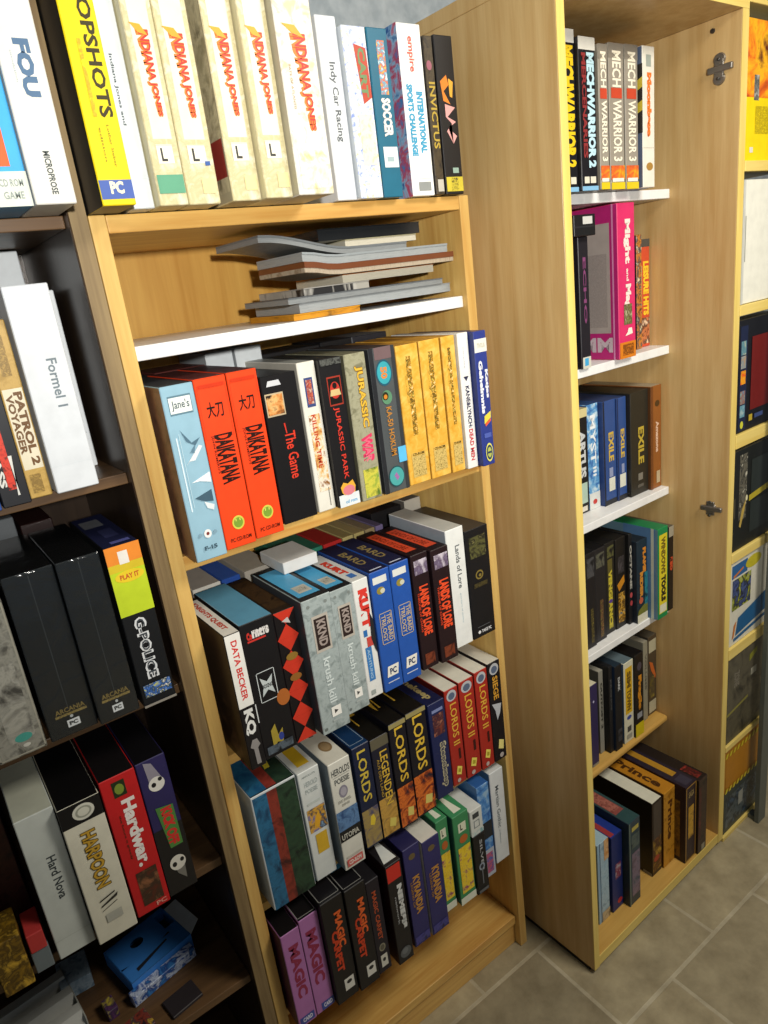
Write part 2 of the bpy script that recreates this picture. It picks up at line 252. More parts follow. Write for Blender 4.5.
# id, spine, side, top, label, group, decals, options
BX = [
('T1', 'e4cc14', '2a2418', 'e8d21a', 'bright yellow box with black lettering at the left end on top of the pine bookcase', G_T, [('X', 'TOPSHOTS', .5, .337, .88, .83, '3a3314', .03), ('R', .02, .025, .99, .1, '4a62a8', 'blue_label'), ('Y', 'PC', .32, .045, .72, .095, 'efe8c0', .05), ('A', .3, .34, .4, .62, ('f0da18', 'e89a28', 'f0da18'), 90), ('X', 'Lothar Sieber', .6, .15, .67, .31, '8a7a1c', .0), ('X', 'edition', .36, .17, .42, .3, '8a7a1c', .0), ('L', ('R', .0, .0, .985, .8, '1b1a1a'))], dict()),
('T2', 'd6dcdf', 'dfe4e6', 'e6ecef', 'plain white box with tiny lettering between the yellow box and the cream boxes', G_T, [('X', 'Indiana Jones and', .3, .372, .48, .674, '4a5458', .02), ('R', 0, .135, 1, .138, 'cfd6d8', 'crease')], dict()),
('T3', CREAM, 'd6cda6', 'e0d8b4', 'cream box with orange lettering and a green band at its foot', G_T, indy(True), dict()),
('T4', CREAM, 'd6cda6', 'e0d8b4', 'cream box with orange lettering standing right of the one with the green band', G_T, indy()+[('R', .7, .18, .86, .2, '3c5fa0')], dict()),
('T5', CREAM, 'a89f84', 'e0d8b4', 'cream box with orange lettering, third of the four alike, its mottled side showing', G_T, indy()+[('L', ('A', .0, .05, .98, .95, ('8f866a', 'bdb394', '6f6750'), 30)), ('L', ('R', .8, .12, .98, .3, '8a2f2a'))], dict()),
('T6', CREAM, 'd6cda6', 'e0d8b4', 'cream box with orange lettering, last of the four alike, against the wide silvery box', G_T, indy(), dict()),
('T7', ('d4d1c6', 'dedcd4', 'c4bc98'), 'b9b29a', 'e6e2d2', 'widest pale silvery box with red and yellow lettering on top of the pine bookcase', G_T, [('W', 'INDIANA JONES', .22, .3, .76, .74, 'e87a28', .09), ('W', 'INDIANA JONES', .32, .305, .76, .737, 'c4302c', .02), ('P', [(.16, .78), (.5, .775), (.72, .72), (.4, .74)], 'eea02c', 'logo_swash'), ('A', .12, .03, .9, .2, ('e2d9ae', 'f0ecd6', 'c9bd8c')), ('X', 'FATE OF ATLANTIS', .2, .4, .26, .6, 'a88f6a', .0)], dict()),
('T8', 'd9dde0', 'd9dcdf', 'e9edf0', 'plain white box with one thin grey title right of the silvery box', G_T, [('X', 'Indy Car Racing', .34, .33, .72, .76, '5c6266', .02), ('R', 0, .14, 1, .142, 'cfd4d8', 'crease')], dict()),
('T9', (('8296e0', 'c2cce6', 'cfd6e0', 'dfe6e0', 'd8d09a'), 150), 'c4ccd4', 'cfd6dc', 'glittering holographic silver box with a red flag-like logo', G_T, [('P', [(.42, .9), (.92, .88), (.98, .6), (.6, .56)], 'b8442c', 'red_logo'), ('X', 'CART', .55, .6, .85, .88, '6a8a5a', .04), ('R', .3, .02, .95, .06, 'e6e6e0'), ('A', .3, .2, .9, .5, ('d9d2a0', 'eeeacc', 'c6c8cc'), 120)], dict()),
('T10', '1c6680', '174f64', '1b5a70', 'teal blue box with a white sticker near its foot', G_T, [('A', .42, .62, .8, .93, ('d8c85a', 'd65a3a', '4aa0b8', 'f0f0e8'), 160), ('X', 'SOCCER', .36, .37, .82, .6, 'e2dcd6', .06), ('R', .2, .185, .92, .31, 'dfe6e6', 'price_sticker'), ('R', .35, .22, .7, .25, '9fb4b8')], dict()),
('T11', 'f0f0ec', 'cfd8e0', 'e6e8e6', 'white box with red and blue lettering protruding before the dark boxes on top', G_T, [('X', 'empire', .34, .73, .64, .93, 'd9604f', .03), ('X', 'INTERNATIONAL', .56, .26, .84, .62, '3f9ac0', .06), ('X', 'SPORTS CHALLENGE', .16, .24, .42, .66, '3f9ac0', .06), ('R', .3, .03, .85, .085, '8e9290', 'barcode'), ('R', .1, .105, .9, .108, 'c8ccca', 'rule'), ('L', ('A', .2, 0, 1, 1, ('3f7fb8', 'b8405a', '8fb8d8', '2a5a98'), 40))], dict()),
('T12', ('2c2620', '4a3f2c', '1d1a18'), '2a2622', '28241f', 'thin dark box with gold lettering between the white and the black one', G_T, [('X', 'INVICTUS', .2, .3, .9, .72, 'b59a3a', .02), ('E', .4, .82, .3, .03, '9a5a6a'), ('R', .2, .02, .9, .1, 'b8b4a8')], dict()),
('T13', '171516', '1a1818', '161415', 'black box with an orange swoosh and pink lettering at the right end on top', G_T, [('P', [(.15, .72), (.5, .76), (.6, .7), (.3, .66), (.62, .58), (.25, .6)], 'e2822c', 'swoosh'), ('P', [(.6, .74), (.85, .72), (.75, .62), (.62, .63)], 'e8a63a', 'swoosh'), ('P', [(.3, .58), (.85, .56), (.4, .5), (.85, .47), (.4, .43), (.85, .38), (.62, .33), (.3, .41), (.6, .46), (.3, .5)], 'd9a09c', 'pink_lettering'), ('R', .45, .14, .78, .175, '8ea89c', 'sticker'), ('R', .03, .02, .97, .115, 'c9b83a'), ('A', .3, .025, .7, .11, ('2a2618', 'c9b83a', '3a3420'), 250)], dict()),
# ---- dark bookcase
('A0', '41a8e2', '3a90c8', 'dfe6ea', 'bright blue box with an orange panel, leftmost at the top of the walnut bookcase', G_D, [('R', 0, .16, .6, .46, 'e8602c', 'orange_panel'), ('R', 0, 0, 1, .14, 'd3d8cc'), ('Y', 'CD ROM', .15, .08, .85, .11, '8a9490', .0), ('Y', 'GAME', .2, .03, .8, .06, '8a9490', .0), ('R', 0, .78, 1, 1, 'ece9e0')], dict()),
('A1', 'dcdbd4', 'd6d8d4', 'e6e6de', 'white box with a blue-grey logo, rightmost at the top of the walnut bookcase', G_D, [('X', 'FOU', .38, .424, .76, .644, '53708f', .06), ('X', 'MICROPROSE', .45, .04, .61, .215, '4c5452', .03), ('X', 'simulation', .27, .48, .32, .6, 'a8b4b8', .0)], dict()),
('B1', '2a4f9c', '24447e', '24447e', 'dark blue box at the left picture edge on the second walnut shelf', G_D, [], dict(tb=(-.222, -.179, -.02, 1.313, .2))),
('B2', '181a20', '15161a', '15161a', 'black box with a red streak left of the tan box', G_D, [('A', .35, .1, .62, .62, ('b02a20', 'd8402c', '30100e'), 120), ('P', [(.6, .06), (.75, .3), (.62, .3), (.68, .06)], 'd8d8d2', 'white_lettering'), ('X', 'ASS', .1, .12, .34, .3, 'd8d8d2', .04)], dict()),
('B3', ('b08f48', 'bd9c55', 'a5843e'), '8f7438', 'a5864a', 'tan box with a cream label and brown lettering on the second walnut shelf', G_D, [('R', .08, .17, .94, .63, 'ddd5bc'), ('X', 'PATROL 2', .5, .19, .88, .61, '6b4a26', .05), ('X', 'VOYAGER', .14, .26, .46, .6, '6b4a26', .04), ('A', .3, .7, .7, .92, ('b08f48', '7d6430', 'b08f48'), 200, 'fine_print'), ('A', .2, .03, .7, .14, ('b08f48', '7d6430', 'b08f48'), 200, 'fine_print')], dict()),
('B4', 'd4d9de', 'd9dde0', 'e3e7ea', 'plain white box with a short grey title on the second walnut shelf', G_D, [('X', 'Formel 1', .53, .42, .76, .655, '6f7c84', .02), ('R', 0, .135, 1, .137, 'cfd6da', 'crease'), ('R', 0, .95, 1, .953, 'd0d7db', 'crease')], dict()),
('B5', 'd9dee2', '6f7172', 'd0d4d6', 'narrow white box set back at the right end behind the plain white box', G_D, [('R', .55, .2, .85, .206, '9aa2a6', 'mark'), ('R', .5, .7, .8, .76, 'c3c9cc')], dict(dep=.09, tb=(-.064, -.034, .115, 1.313, .24))),
('C1', ('6f6e66', '8d8c82', '4f4e48'), '3a3a36', '70706a', 'grey embossed box with a teal dot at the left edge of the third walnut shelf', G_D, [('O', .02, .01, .98, .99, '9a988a', .03), ('A', .3, .1, .85, .6, ('5a5953', '9b9a90', '3f3e3a'), 30), ('E', .6, .12, .18, .028, '3f9488'), ('E', .62, .065, .08, .012, 'bdbcb2')], dict()),
('C2', '1d2124', '17191b', '141516', 'wide black shrink-wrapped box next to the grey embossed one', G_D, [('R', .49, .16, .505, .98, '31373a', 'fold_line'), ('Y', 'ARCANIA', .22, .145, .84, .175, '7a6a3c', .02), ('A', .2, .125, .86, .14, ('4a4028', '8a7a48', '2a2618'), 200), ('R', .4, .05, .66, .095, 'c9ced0', 'small_logo'), ('Y', 'PC', .44, .06, .62, .085, '24282a', .05), ('E', .52, .115, .035, .009, 'aab0b2')], dict(rough=.16)),
('C3', '1d2124', '17191b', '141516', 'wide black shrink-wrapped box next to the lime and orange one', G_D, [('R', .5, .16, .515, .98, '31373a', 'fold_line'), ('Y', 'ARCANIA', .18, .145, .84, .175, '7a6a3c', .02), ('A', .16, .125, .86, .14, ('4a4028', '8a7a48', '2a2618'), 200), ('R', .36, .045, .62, .09, 'c9ced0', 'small_logo'), ('Y', 'PC', .4, .055, .58, .08, '24282a', .05), ('E', .5, .11, .035, .009, 'aab0b2')], dict(rough=.16)),
('C4', '131518', '15171a', '1d2140', 'black box with a lime and orange upper panel on the third walnut shelf', G_D, [('R', 0, .585, 1, .86, 'bcd02a', 'lime_panel'), ('R', 0, .85, 1, .9, 'd4bc2c', 'orange_panel'), ('R', 0, .895, 1, 1, 'e68a30', 'orange_panel'), ('R', .34, .89, .62, .965, 'e8e4dc', 'price_sticker'), ('E', .53, .815, .42, .035, 'e3c62a'), ('Y', 'PLAY IT', .25, .8, .8, .83, 'c0502a', .03), ('X', 'G-POLICE', .3, .17, .66, .56, 'd3d6d8', .06), ('X', 'G-POLICE', .36, .18, .6, .55, '3c4248', .0), ('A', .1, .06, .92, .14, ('c8c83a', '3a6ac0', '2a3a20', 'e0e0e0'), 160), ('R', 0, 0, 1, .015, '8a857c'), ('U', ('R', .12, .62, .7, .85, '6a6c72')), ('U', ('R', .35, .25, .75, .5, '33375c')), ('U', ('R', .3, .06, .85, .12, '5a5fa0'))], dict()),
('D0', ('2a1412', '3c1c16', '1c0f0c'), '2a1a18', '2a1a18', 'dark red picture box at the left picture edge on the fourth walnut shelf', G_D, [], dict(tb=(-.335, -.285, .07, .668, .21))),
('D1', 'c2c8c2', 'a8aca4', 'bcbfae', 'plain grey-white box with a short dark title on the fourth walnut shelf', G_D, [('X', 'Hard Nova', .46, .4, .7, .7, '3a4244', .02), ('R', 0, .13, 1, .133, 'aeb3aa', 'crease')], dict()),
('D2', 'd6d3c0', '2b2a28', '0f0e0f', 'cream box with gold lettering and a black band holding a white disc', G_D, [('R', 0, .86, 1, 1, '111113', 'black_band'), ('E', .56, .93, .26, .052, 'd2d2c4'), ('E', .56, .93, .19, .037, '9a9c8e'), ('E', .56, .93, .14, .027, 'cfcfc0'), ('X', 'HARPOON', .32, .38, .7, .8, '5d4a1c', .08), ('X', 'HARPOON', .34, .385, .68, .795, 'c39a34', .02), ('P', [(.3, .29), (.7, .315), (.7, .325), (.3, .3)], '2a2a26', 'stroke'), ('P', [(.3, .25), (.72, .28), (.76, .305), (.3, .26)], '2a2a26', 'stroke'), ('P', [(.3, .22), (.7, .25), (.7, .256), (.3, .225)], '2a2a26', 'stroke'), ('R', .34, .13, .74, .19, 'b2b2a6')], dict()),
('D3', 'c01f22', '5a1214', '141112', 'red box with white lettering on the fourth walnut shelf', G_D, [('R', .3, .86, .66, .965, '23301a'), ('E', .48, .91, .13, .035, '7a8f34'), ('X', 'Hardwar.', .42, .34, .8, .83, 'ece6e0', .05), ('X', 'the future is greedy', .26, .42, .33, .74, '3a2a18', .01), ('A', .26, .06, .86, .31, ('5a2a1c', '3a2c20', '8a5a3c'), 50), ('Y', 'PC', .6, .02, .9, .05, 'e0a090', .02)], dict()),
('D4', '2c2756', '1c1a2a', '0e0d10', 'dark violet box with two white balls on the fourth walnut shelf', G_D, [('R', 0, 0, 1, .5, '1d1c1c'), ('P', [(.25, .99), (.5, .97), (.75, .84), (.3, .84)], '8f8a96', 'ball_trail'), ('E', .52, .82, .27, .05, 'dcdad2', 'ball'), ('E', .42, .82, .08, .016, '1b1a1d'), ('E', .66, .845, .07, .014, '1b1a1d'), ('P', [(.26, .66), (.85, .64), (.86, .34), (.42, .34)], '4c7f3c', 'logo_edge'), ('X', 'KICK OFF', .4, .36, .78, .64, 'c9302c', .06), ('P', [(.3, .26), (.75, .25), (.7, .08), (.45, .14)], '77756e', 'ball_trail'), ('E', .52, .22, .28, .055, 'd6d3c8', 'ball'), ('E', .4, .215, .08, .018, '1b1a1d'), ('E', .68, .23, .07, .016, '1b1a1d')], dict()),
# ---- pine, first shelf
('P1a', '8eb4c6', '6b4c3a', '3a3d40', 'steel blue box with white jets at the left end, next to the orange pair', G_1, [('R', .16, .84, .86, .945, '5d7d8c'), ('R', .18, .85, .84, .935, 'e3e8e4'), ('Y', "Jane's", .24, .862, .78, .92, '4f5f66', .0), ('R', .16, .3, .2, .72, 'd4e4ec', 'rule'), ('R', .26, .32, .28, .74, 'b0ccd8', 'rule'), ('P', [(.32, .76), (.6, .68), (.88, .7), (.7, .66), (.45, .69)], '4f6e80', 'jet'), ('P', [(.3, .56), (.8, .66), (.9, .65), (.6, .58), (.42, .58)], 'd6dde0', 'jet'), ('P', [(.34, .46), (.95, .5), (.95, .44), (.6, .46)], 'e6eaec', 'jet'), ('P', [(.34, .37), (.9, .4), (.9, .33), (.62, .34)], '3f5a6a', 'jet'), ('P', [(.6, .34), (.9, .31), (.85, .28), (.66, .3)], 'd8dfe2', 'jet'), ('P', [(.5, .63), (.7, .67), (.62, .62)], '5d7f92', 'jet'), ('E', .5, .155, .12, .025, 'e6e8e6'), ('E', .5, .155, .05, .01, '7a2f2a'), ('E', .26, .155, .06, .012, '7f9fb0'), ('E', .74, .155, .06, .012, '7f9fb0'), ('Y', 'F-15', .3, .06, .72, .085, '3d5664', .05), ('L', ('A', 0, 0, 1, .97, ('5f4433', '7a5844', '4a3428'), 20))], dict()),
('P1b', 'ea4418', '5e1f18', '5b2a28', 'orange-red box, left one of the matching pair beside the steel blue box', G_1, dai(), dict()),
('P1c', 'ea4418', '8a2414', '4a2a2c', 'orange-red box, right one of the matching pair beside the black box', G_1, dai(), dict()),
('P1d', '121113', '161416', '2b2d30', 'wide black box with a small face picture and red script beside the orange pair', G_1, [('P', [(.14, .93), (.55, .93), (.5, .965), (.2, .965)], 'c9ccd0', 'white_mark'), ('R', .05, .735, .56, .885, 'b9a888'), ('A', .08, .745, .53, .875, ('3a2418', 'c07a3a', 'e0b070', '20140f'), 45), ('X', 'The Game', .42, .3, .72, .62, 'd23a26', .01), ('P', [(.44, .68), (.48, .68), (.5, .61), (.47, .61)], 'c83424', 'red_stroke')], dict()),
('P1e', 'dedbcf', 'b5b2a6', '9fa09a', 'white box with a brown flame picture right of the wide black box', G_1, [('R', .26, .71, .74, .9, '3c4a7a'), ('A', .34, .73, .66, .885, ('c86a4a', '8a3a3a', 'd8b8a0'), 150), ('A', .22, .14, .84, .66, ('b06a2a', 'd8b070', 'e6dfd0', '8a5a2a'), 60), ('X', 'KILLING TIME', .36, .3, .62, .66, 'b8482a', .03), ('R', .7, .03, .74, .16, '6a6a64', 'fine_print')], dict()),
('P1f', '171618', '1c1a1a', '2a2a28', 'black box with red lettering and a framed red roundel', G_1, [('R', .24, .69, .86, .88, '9a3324'), ('R', .28, .7, .82, .87, '15110e'), ('E', .55, .79, .22, .055, 'b8352a'), ('P', [(.3, .755), (.8, .755), (.74, .795), (.36, .795)], 'c9b27a'), ('E', .55, .82, .1, .02, '1d1412'), ('X', 'JURASSIC PARK', .34, .19, .62, .68, 'cf3a2c', .01), ('R', .02, 0, .98, .085, 'd9dfe2'), ('Y', 'cd rom', .3, .02, .85, .045, '5f9fc8', .03), ('P', [(.15, .14), (.3, .17), (.5, .155), (.75, .175), (.85, .13), (.8, .085), (.3, .08), (.2, .1)], 'e0a83a', 'burst'), ('E', .52, .11, .28, .035, 'd27a84'), ('A', .03, .955, .97, .995, ('2a2a28', '5a5c58', '1a1a1a'), 120)], dict()),
('P1g', ('8d8b70', '9c9a80', '76745c'), '5d5b48', '77755f', 'olive grey box with yellow and pink lettering beside the black box', G_1, [('X', 'JURASSIC', .4, .5, .82, .92, '7a5a28', .08), ('X', 'JURASSIC', .42, .505, .8, .915, 'd9b03c', .03), ('X', 'WAR', .3, .25, .84, .46, 'd03a60', .1), ('X', 'WAR', .42, .27, .72, .44, 'e06a80', .02), ('A', .18, .02, .92, .22, ('7c9a3a', 'c9c24a', '56702c'), 50)], dict()),
('P1h', '4d5254', '2b2d30', '3a3234', 'dark grey box with two turquoise discs and orange lettering', G_1, [('R', 0, 0, .16, 1, '25272b'), ('R', .86, 0, 1, 1, '34373a'), ('R', .2, .92, .86, 1, '6f5a5c'), ('E', .5, .83, .31, .088, '23566a'), ('E', .5, .83, .27, .075, '3aa0ac'), ('X', '50', .36, .79, .62, .87, 'd0823c', .05), ('E', .5, .665, .2, .048, '5a8a6a'), ('E', .44, .675, .12, .028, '2c2a18'), ('E', .44, .67, .07, .016, 'c8802c'), ('X', 'KA-50 HOKUM', .4, .26, .62, .6, 'b57c32', .02), ('R', .68, .2, 1, .31, '5cb8e6', 'price_sticker'), ('E', .5, .11, .32, .075, '1f4c52'), ('E', .5, .11, .29, .066, '4aa09e'), ('P', [(.4, .12), (.5, .14), (.6, .1), (.5, .08)], '9a6aa0')], dict()),
]
def gold(n): return [('A', .4, .36, .62, .92, ('e8d8a0', 'c9962f', '3a3014', 'd8b850'), 170, 'title_column'), ('A', .3, .6, .4, .8, ('d8a840', 'd8a840', '6a5420'), 120, 'title_column'), ('R', .18, .05, .84, .235, 'cfa850'), ('A', .2, .055, .82, .21, ('8a7438', 'd5ba70', '6f5c28'), 260, 'fine_print'), ('Y', 'CD-ROM', .24, .213, .78, .232, '3a2f14', .03)]
GOLD = ('cf982f', 'dcaa44', 'e6bb5c')
BX += [
('P1i', GOLD, 'b4852e', 'c08f3a', 'golden yellow box, left of the three alike', G_1, gold(0), dict()),
('P1j', GOLD, 'b4852e', 'c08f3a', 'golden yellow box, middle of the three alike', G_1, gold(1), dict()),
('P1k', GOLD, 'b4852e', 'c08f3a', 'golden yellow box, right of the three alike, touching the slim white box', G_1, gold(2), dict()),
('P1l', 'e6e6e2', 'c6c6c0', 'cfd0cc', 'slim white box with dark blue and red lettering right of the golden boxes', G_1, [('X', 'interactive', .4, .75, .52, .9, 'b0b2b8', .0), ('P', [(.25, .69), (.75, .69), (.5, .655)], '2c2f4a', 'arrow'), ('X', 'KANE&LYNCH:', .34, .31, .72, .62, '2f3150', .03), ('X', 'DEAD MEN', .34, .06, .72, .3, 'c23a40', .03)], dict()),
('P1m', '2a3a86', '28346c', '2a3468', 'royal blue box with white lettering at the right end over the pine post', G_1, [('R', 0, .85, 1, .945, 'd9dbd6'), ('Y', 'TIVOLA', .2, .88, .85, .915, 'b8b8a0', .02), ('X', 'Katjas', .62, .51, .92, .72, 'e3e8f0', .05), ('X', 'Geheimnis', .2, .4, .52, .79, 'e3e8f0', .05), ('P', [(.32, .32), (.88, .36), (.9, .41), (.36, .38)], 'd9cc4a', 'sticker'), ('P', [(.4, .3), (.86, .335), (.86, .355), (.38, .325)], 'd85a3a', 'sticker'), ('R', .22, .215, .8, .25, '4a5ca8', 'fine_print'), ('E', .54, .1, .3, .072, 'd8d86a'), ('E', .54, .1, .25, .058, '2a3a56'), ('E', .54, .1, .17, .04, 'a9b45a'), ('R', .38, .092, .7, .108, '2a3a56')], dict()),
# ---- pine, second shelf
('P2a', '161416', '3c2d20', '15131a', 'black box with a white panel of red lettering at the left end, middle pine shelf', G_2, [('R', .04, .47, .98, .995, 'e6e5de', 'white_panel'), ('X', 'DATA BECKER', .34, .52, .72, .95, 'cf3a36', .03), ('X', 'KQ', .14, .26, .82, .45, 'dfe0dc', .05), ('P', [(.4, .22), (.7, .22), (.85, .17), (.66, .15), (.7, .03), (.42, .03), (.4, .15), (.2, .17)], '8a8684', 'statue'), ('U', ('R', .05, .0, .95, .95, 'd8d6cc')), ('U', ('X', 'KNIGHTS QUEST', .3, .12, .7, .88, 'b8402e', .05)), ('L', ('A', 0, 0, .96, .45, ('4a3722', '2a1e14', '5f4730'), 30))], dict(dep=.165)),
('P2b', '131215', '1b1a1c', '5b94b0', 'wide black box with a light blue top and a square white line logo', G_2, [('Y', 'Co', .16, .88, .32, .935, 'c2332c', .08), ('Y', 'rners', .32, .885, .82, .94, 'd9d6d2', .08), ('R', .16, .865, .7, .878, 'c2332c', 'rule'), ('O', .2, .42, .74, .64, 'cfd6d6', .02), ('P', [(.28, .46), (.47, .5), (.66, .46), (.6, .53), (.66, .6), (.47, .56), (.28, .6), (.34, .53)], 'b9c2c2', 'star_logo'), ('Y', 'BOXING', .32, .515, .62, .545, '1a1a1c', .03), ('E', .86, .4, .2, .06, 'a8602a'), ('P', [(.3, .2), (.45, .24), (.5, .15), (.66, .19), (.62, .08), (.44, .1), (.3, .06)], '9c8a34', 'figure'), ('E', .58, .13, .08, .03, '2f3f8a'), ('A', .1, .03, .9, .09, ('20242a', '55606a', '15171a'), 60), ('R', 0, .3, .03, .44, 'd0d4d4'), ('U', ('R', .02, .01, .03, .99, 'a8c4d2', 'edge'))], dict(dep=.17)),
('P2c', '141012', '181416', '241a12', 'black box covered in a column of red triangles', G_2, diamonds()+[('U', ('A', .1, .1, .9, .9, ('2a1e14', '3c2a18', '1a120e'), 80))], dict(dep=.17)),
('P2d', ('8f9a99', '9faaa9', '7a8584'), '3c3f44', '1a1c20', 'grey metal-look box with a dark plate, left of the two alike', G_2, keep(), dict(dep=.165)),
('P2e', ('8f9a99', '9faaa9', '7a8584'), '3c3f44', '1a1c20', 'grey metal-look box with a dark plate, right of the two alike', G_2, keep(), dict(dep=.165)),
('P2f', 'dfe0dc', '3a3f44', 'c9ccc8', 'white box with large red lettering between the grey and the blue boxes', G_2, [('X', 'KURT', .26, .6, .86, .92, 'd4392f', .1), ('R', .25, .53, .5, .585, '2f6cae'), ('R', .4, .44, .82, .52, 'c84a42'), ('R', .22, .15, .62, .44, '3d7ab8'), ('X', 'ACHTUNG', .32, .17, .5, .42, '9fc0dc', .02), ('P', [(.8, .72), (.98, .64), (.98, .36), (.86, .4), (.7, .5)], '25262a', 'black_figure'), ('R', .2, .03, .5, .07, '9aa29e'), ('U', ('X', 'KURT', .2, .25, .66, .75, 'c8402f', .08)), ('U', ('R', .3, .1, .7, .22, '3d6cae'))], dict(dep=.15)),
('P2g', '2453a6', '1e3f80', '181d3a', 'royal blue box with silver lettering, left of the matching pair', G_2, bard(), dict(dep=.165)),
('P2h', '2453a6', '1e3f80', '181d3a', 'royal blue box with silver lettering, right of the matching pair', G_2, bard(), dict(dep=.165)),
('P2i', '231418', '1c1114', '1c1216', 'dark brown box with glowing orange lettering, nearer the blue pair', G_2, lore(), dict(dep=.165)),
('P2j', '231418', '1c1114', '1c1216', 'dark brown box with glowing orange lettering, nearer the plain white box', G_2, lore(), dict(dep=.165)),
('P2k', 'e3e6e4', '9aa4ae', 'b9bbb4', 'plain white box with a small grey title on the middle pine shelf', G_2, [('X', 'Lands of Lore', .46, .5, .72, .86, '5a6064', .02), ('X', 'guardians of destiny', .5, .2, .58, .46, 'a9bfc8', .0)], dict(dep=.17)),
('P2l', '15161a', '1a1a1c', '3c3732', 'black box with a faint gold emblem at the right end of the middle pine shelf', G_2, [('A', .15, .74, .85, .93, ('1a1c1a', '5a5a34', '15161a', '98935a'), 40), ('E', .48, .58, .17, .042, '7d6d34'), ('E', .48, .58, .12, .028, '15161a'), ('E', .5, .575, .06, .014, '7d6d34'), ('A', .2, .47, .8, .51, ('15161a', '4c4426', '15161a'), 200, 'fine_print'), ('R', .2, .1, .76, .105, '5c5f62', 'rule'), ('E', .26, .055, .06, .015, 'dfe0e2'), ('Y', 'TAKE PC', .36, .04, .8, .07, 'd3d5d8', .04)], dict(dep=.18)),
# ---- pine, third shelf
('P3a', 'ccd2d4', 'b9c6cc', '1f2a2a', 'widest box with blue, red and green painted stripes at the left, lower pine shelf', G_3, [('A', .03, .0, .36, .985, ('173f60', '2a6a90', '122c46'), 34), ('A', .34, .0, .58, .985, ('64261f', '883428', '3f1c1a'), 34), ('A', .56, .0, .985, .985, ('1c2e24', '2a4430', '131f1a'), 34), ('U', ('A', .02, .02, .4, .98, ('1c4f78', '2a6a90', '173a58'), 26)), ('U', ('A', .38, .02, .62, .98, ('7a2f28', '933a30', '5a2420'), 26)), ('U', ('A', .6, .02, .98, .98, ('20352a', '2c4434', '16241e'), 26)), ('U', ('P', [(.62, .3), (.74, .3), (.78, .42), (.66, .42)], 'dccb3c', 'sticker'))], dict(dep=.16)),
('P3b', 'd6dbd8', '8f989c', 'd3d7d2', 'white box with a yellow note and a small bird picture, beside the widest painted box', G_3, [('Y', 'ABSOLUTE', .16, .945, .8, .96, '8c9694', .02), ('Y', 'HEROLD', .22, .86, .84, .905, 'aab4b2', .02), ('Y', 'POESIE', .22, .8, .8, .84, 'aab4b2', .02), ('A', .12, .45, .95, .66, ('5f6aa8', 'd9a63a', '3a3a50', '8ab0d0'), 50), ('P', [(.35, .5), (.55, .47), (.7, .55), (.62, .62), (.42, .56)], 'e0a82c', 'bird'), ('R', .3, .24, .84, .42, 'd3ab2e', 'yellow_note'), ('R', .2, .7, .8, .72, 'c6cdc8', 'fine_print'), ('U', ('R', .25, .1, .8, .55, 'd8b42c', 'yellow_note'))], dict(dep=.16)),
('P3c', 'd9d8cd', '7d8a92', 'd6d4c6', 'white box with a bronze disc on its top and a blue sea picture', G_3, [('Y', 'HEROLDS', .1, .88, .94, .94, '4c504e', .02), ('R', .14, .865, .9, .87, '9a9c96', 'rule'), ('Y', 'POESIE', .18, .8, .86, .85, '5c605e', .02), ('E', .5, .72, .2, .055, '8a8694'), ('E', .5, .72, .14, .038, 'aaa6b0'), ('Y', 'DIE INSEL', .2, .63, .8, .655, '9a9a92', .02), ('Y', 'EINS', .35, .595, .7, .615, '9a9a92', .02), ('A', .0, .36, 1, .56, ('2c4a78', '5f84b0', '1f3556'), 40), ('R', .0, .28, 1, .38, '191a1c', 'black_band'), ('Y', 'UTOPIA', .08, .295, .9, .345, 'c9c8bc', .02), ('R', .15, .115, .9, .13, 'c2c0b4', 'fine_print'), ('R', .12, .03, .88, .1, 'c8605a', 'red_label'), ('Y', 'CD-ROM', .2, .045, .8, .085, 'ead8d0', .04), ('U', ('E', .58, .3, .26, .1, '8a7250', 'bronze_disc')), ('U', ('E', .58, .3, .18, .07, '9c8460', 'bronze_disc')), ('U', ('Y', 'E', .4, .55, .6, .75, '6a6a64', .02))], dict(dep=.16)),
('P3d', '17203c', '16203a', '14345a', 'navy box with large gold lettering beside the white box with the bronze disc', G_3, [('X', 'LORDS', .24, .46, .74, .95, 'd2b944', .0), ('A', .02, .02, .98, .38, ('6a5a5a', 'a08a50', '4a4a6a'), 35), ('P', [(.4, .22), (.62, .2), (.75, .25), (.66, .31), (.48, .3)], 'dcc23a', 'sticker'), ('U', ('O', .08, .06, .92, .94, '8fa3b4', .03))], dict(dep=.165)),
('P3e', '1b1c2c', '18182a', '13120f', 'dark box with long gold lettering between the two gold-lettered neighbours', G_3, [('A', .02, .02, .98, .4, ('8a6a30', 'c49a48', '5a4a3a'), 35), ('R', 0, .9, 1, 1, '5f5a48'), ('X', 'LEGENDEN', .42, .32, .84, .86, 'd8b23e', .01), ('X', 'AUS DEM LAND', .22, .42, .36, .8, 'b08f3a', .01), ('P', [(.4, .1), (.75, .07), (.85, .15), (.5, .18)], 'd9c862', 'sticker'), ('U', ('X', 'L', .3, .3, .7, .6, 'c8a038', .02))], dict(dep=.17)),
('P3f', '15141e', '14131c', '12110f', 'black box with gold lettering above a sunset, left half of the joined picture', G_3, lord('S'), dict(dep=.17)),
('P3g', '15141e', '14131c', '12110f', 'black box with gold lettering above a sunset, right half of the joined picture', G_3, lord('L'), dict(dep=.17)),
('P3h', '1b2450', '18204a', '161c40', 'navy box with a portrait and silvery script beside the red boxes', G_3, [('R', .2, .9, .86, .93, '7d88b4', 'rule'), ('A', .2, .66, .86, .88, ('7a3a2a', '3a2030', 'a86a50'), 60), ('X', 'Stonekeep', .34, .1, .84, .58, 'b8b090', .06), ('X', 'Stonekeep', .42, .11, .76, .57, '4a4a58', .0), ('U', ('X', 'Stonekeep', .25, .1, .75, .8, 'a89a66', .04))], dict(dep=.17)),
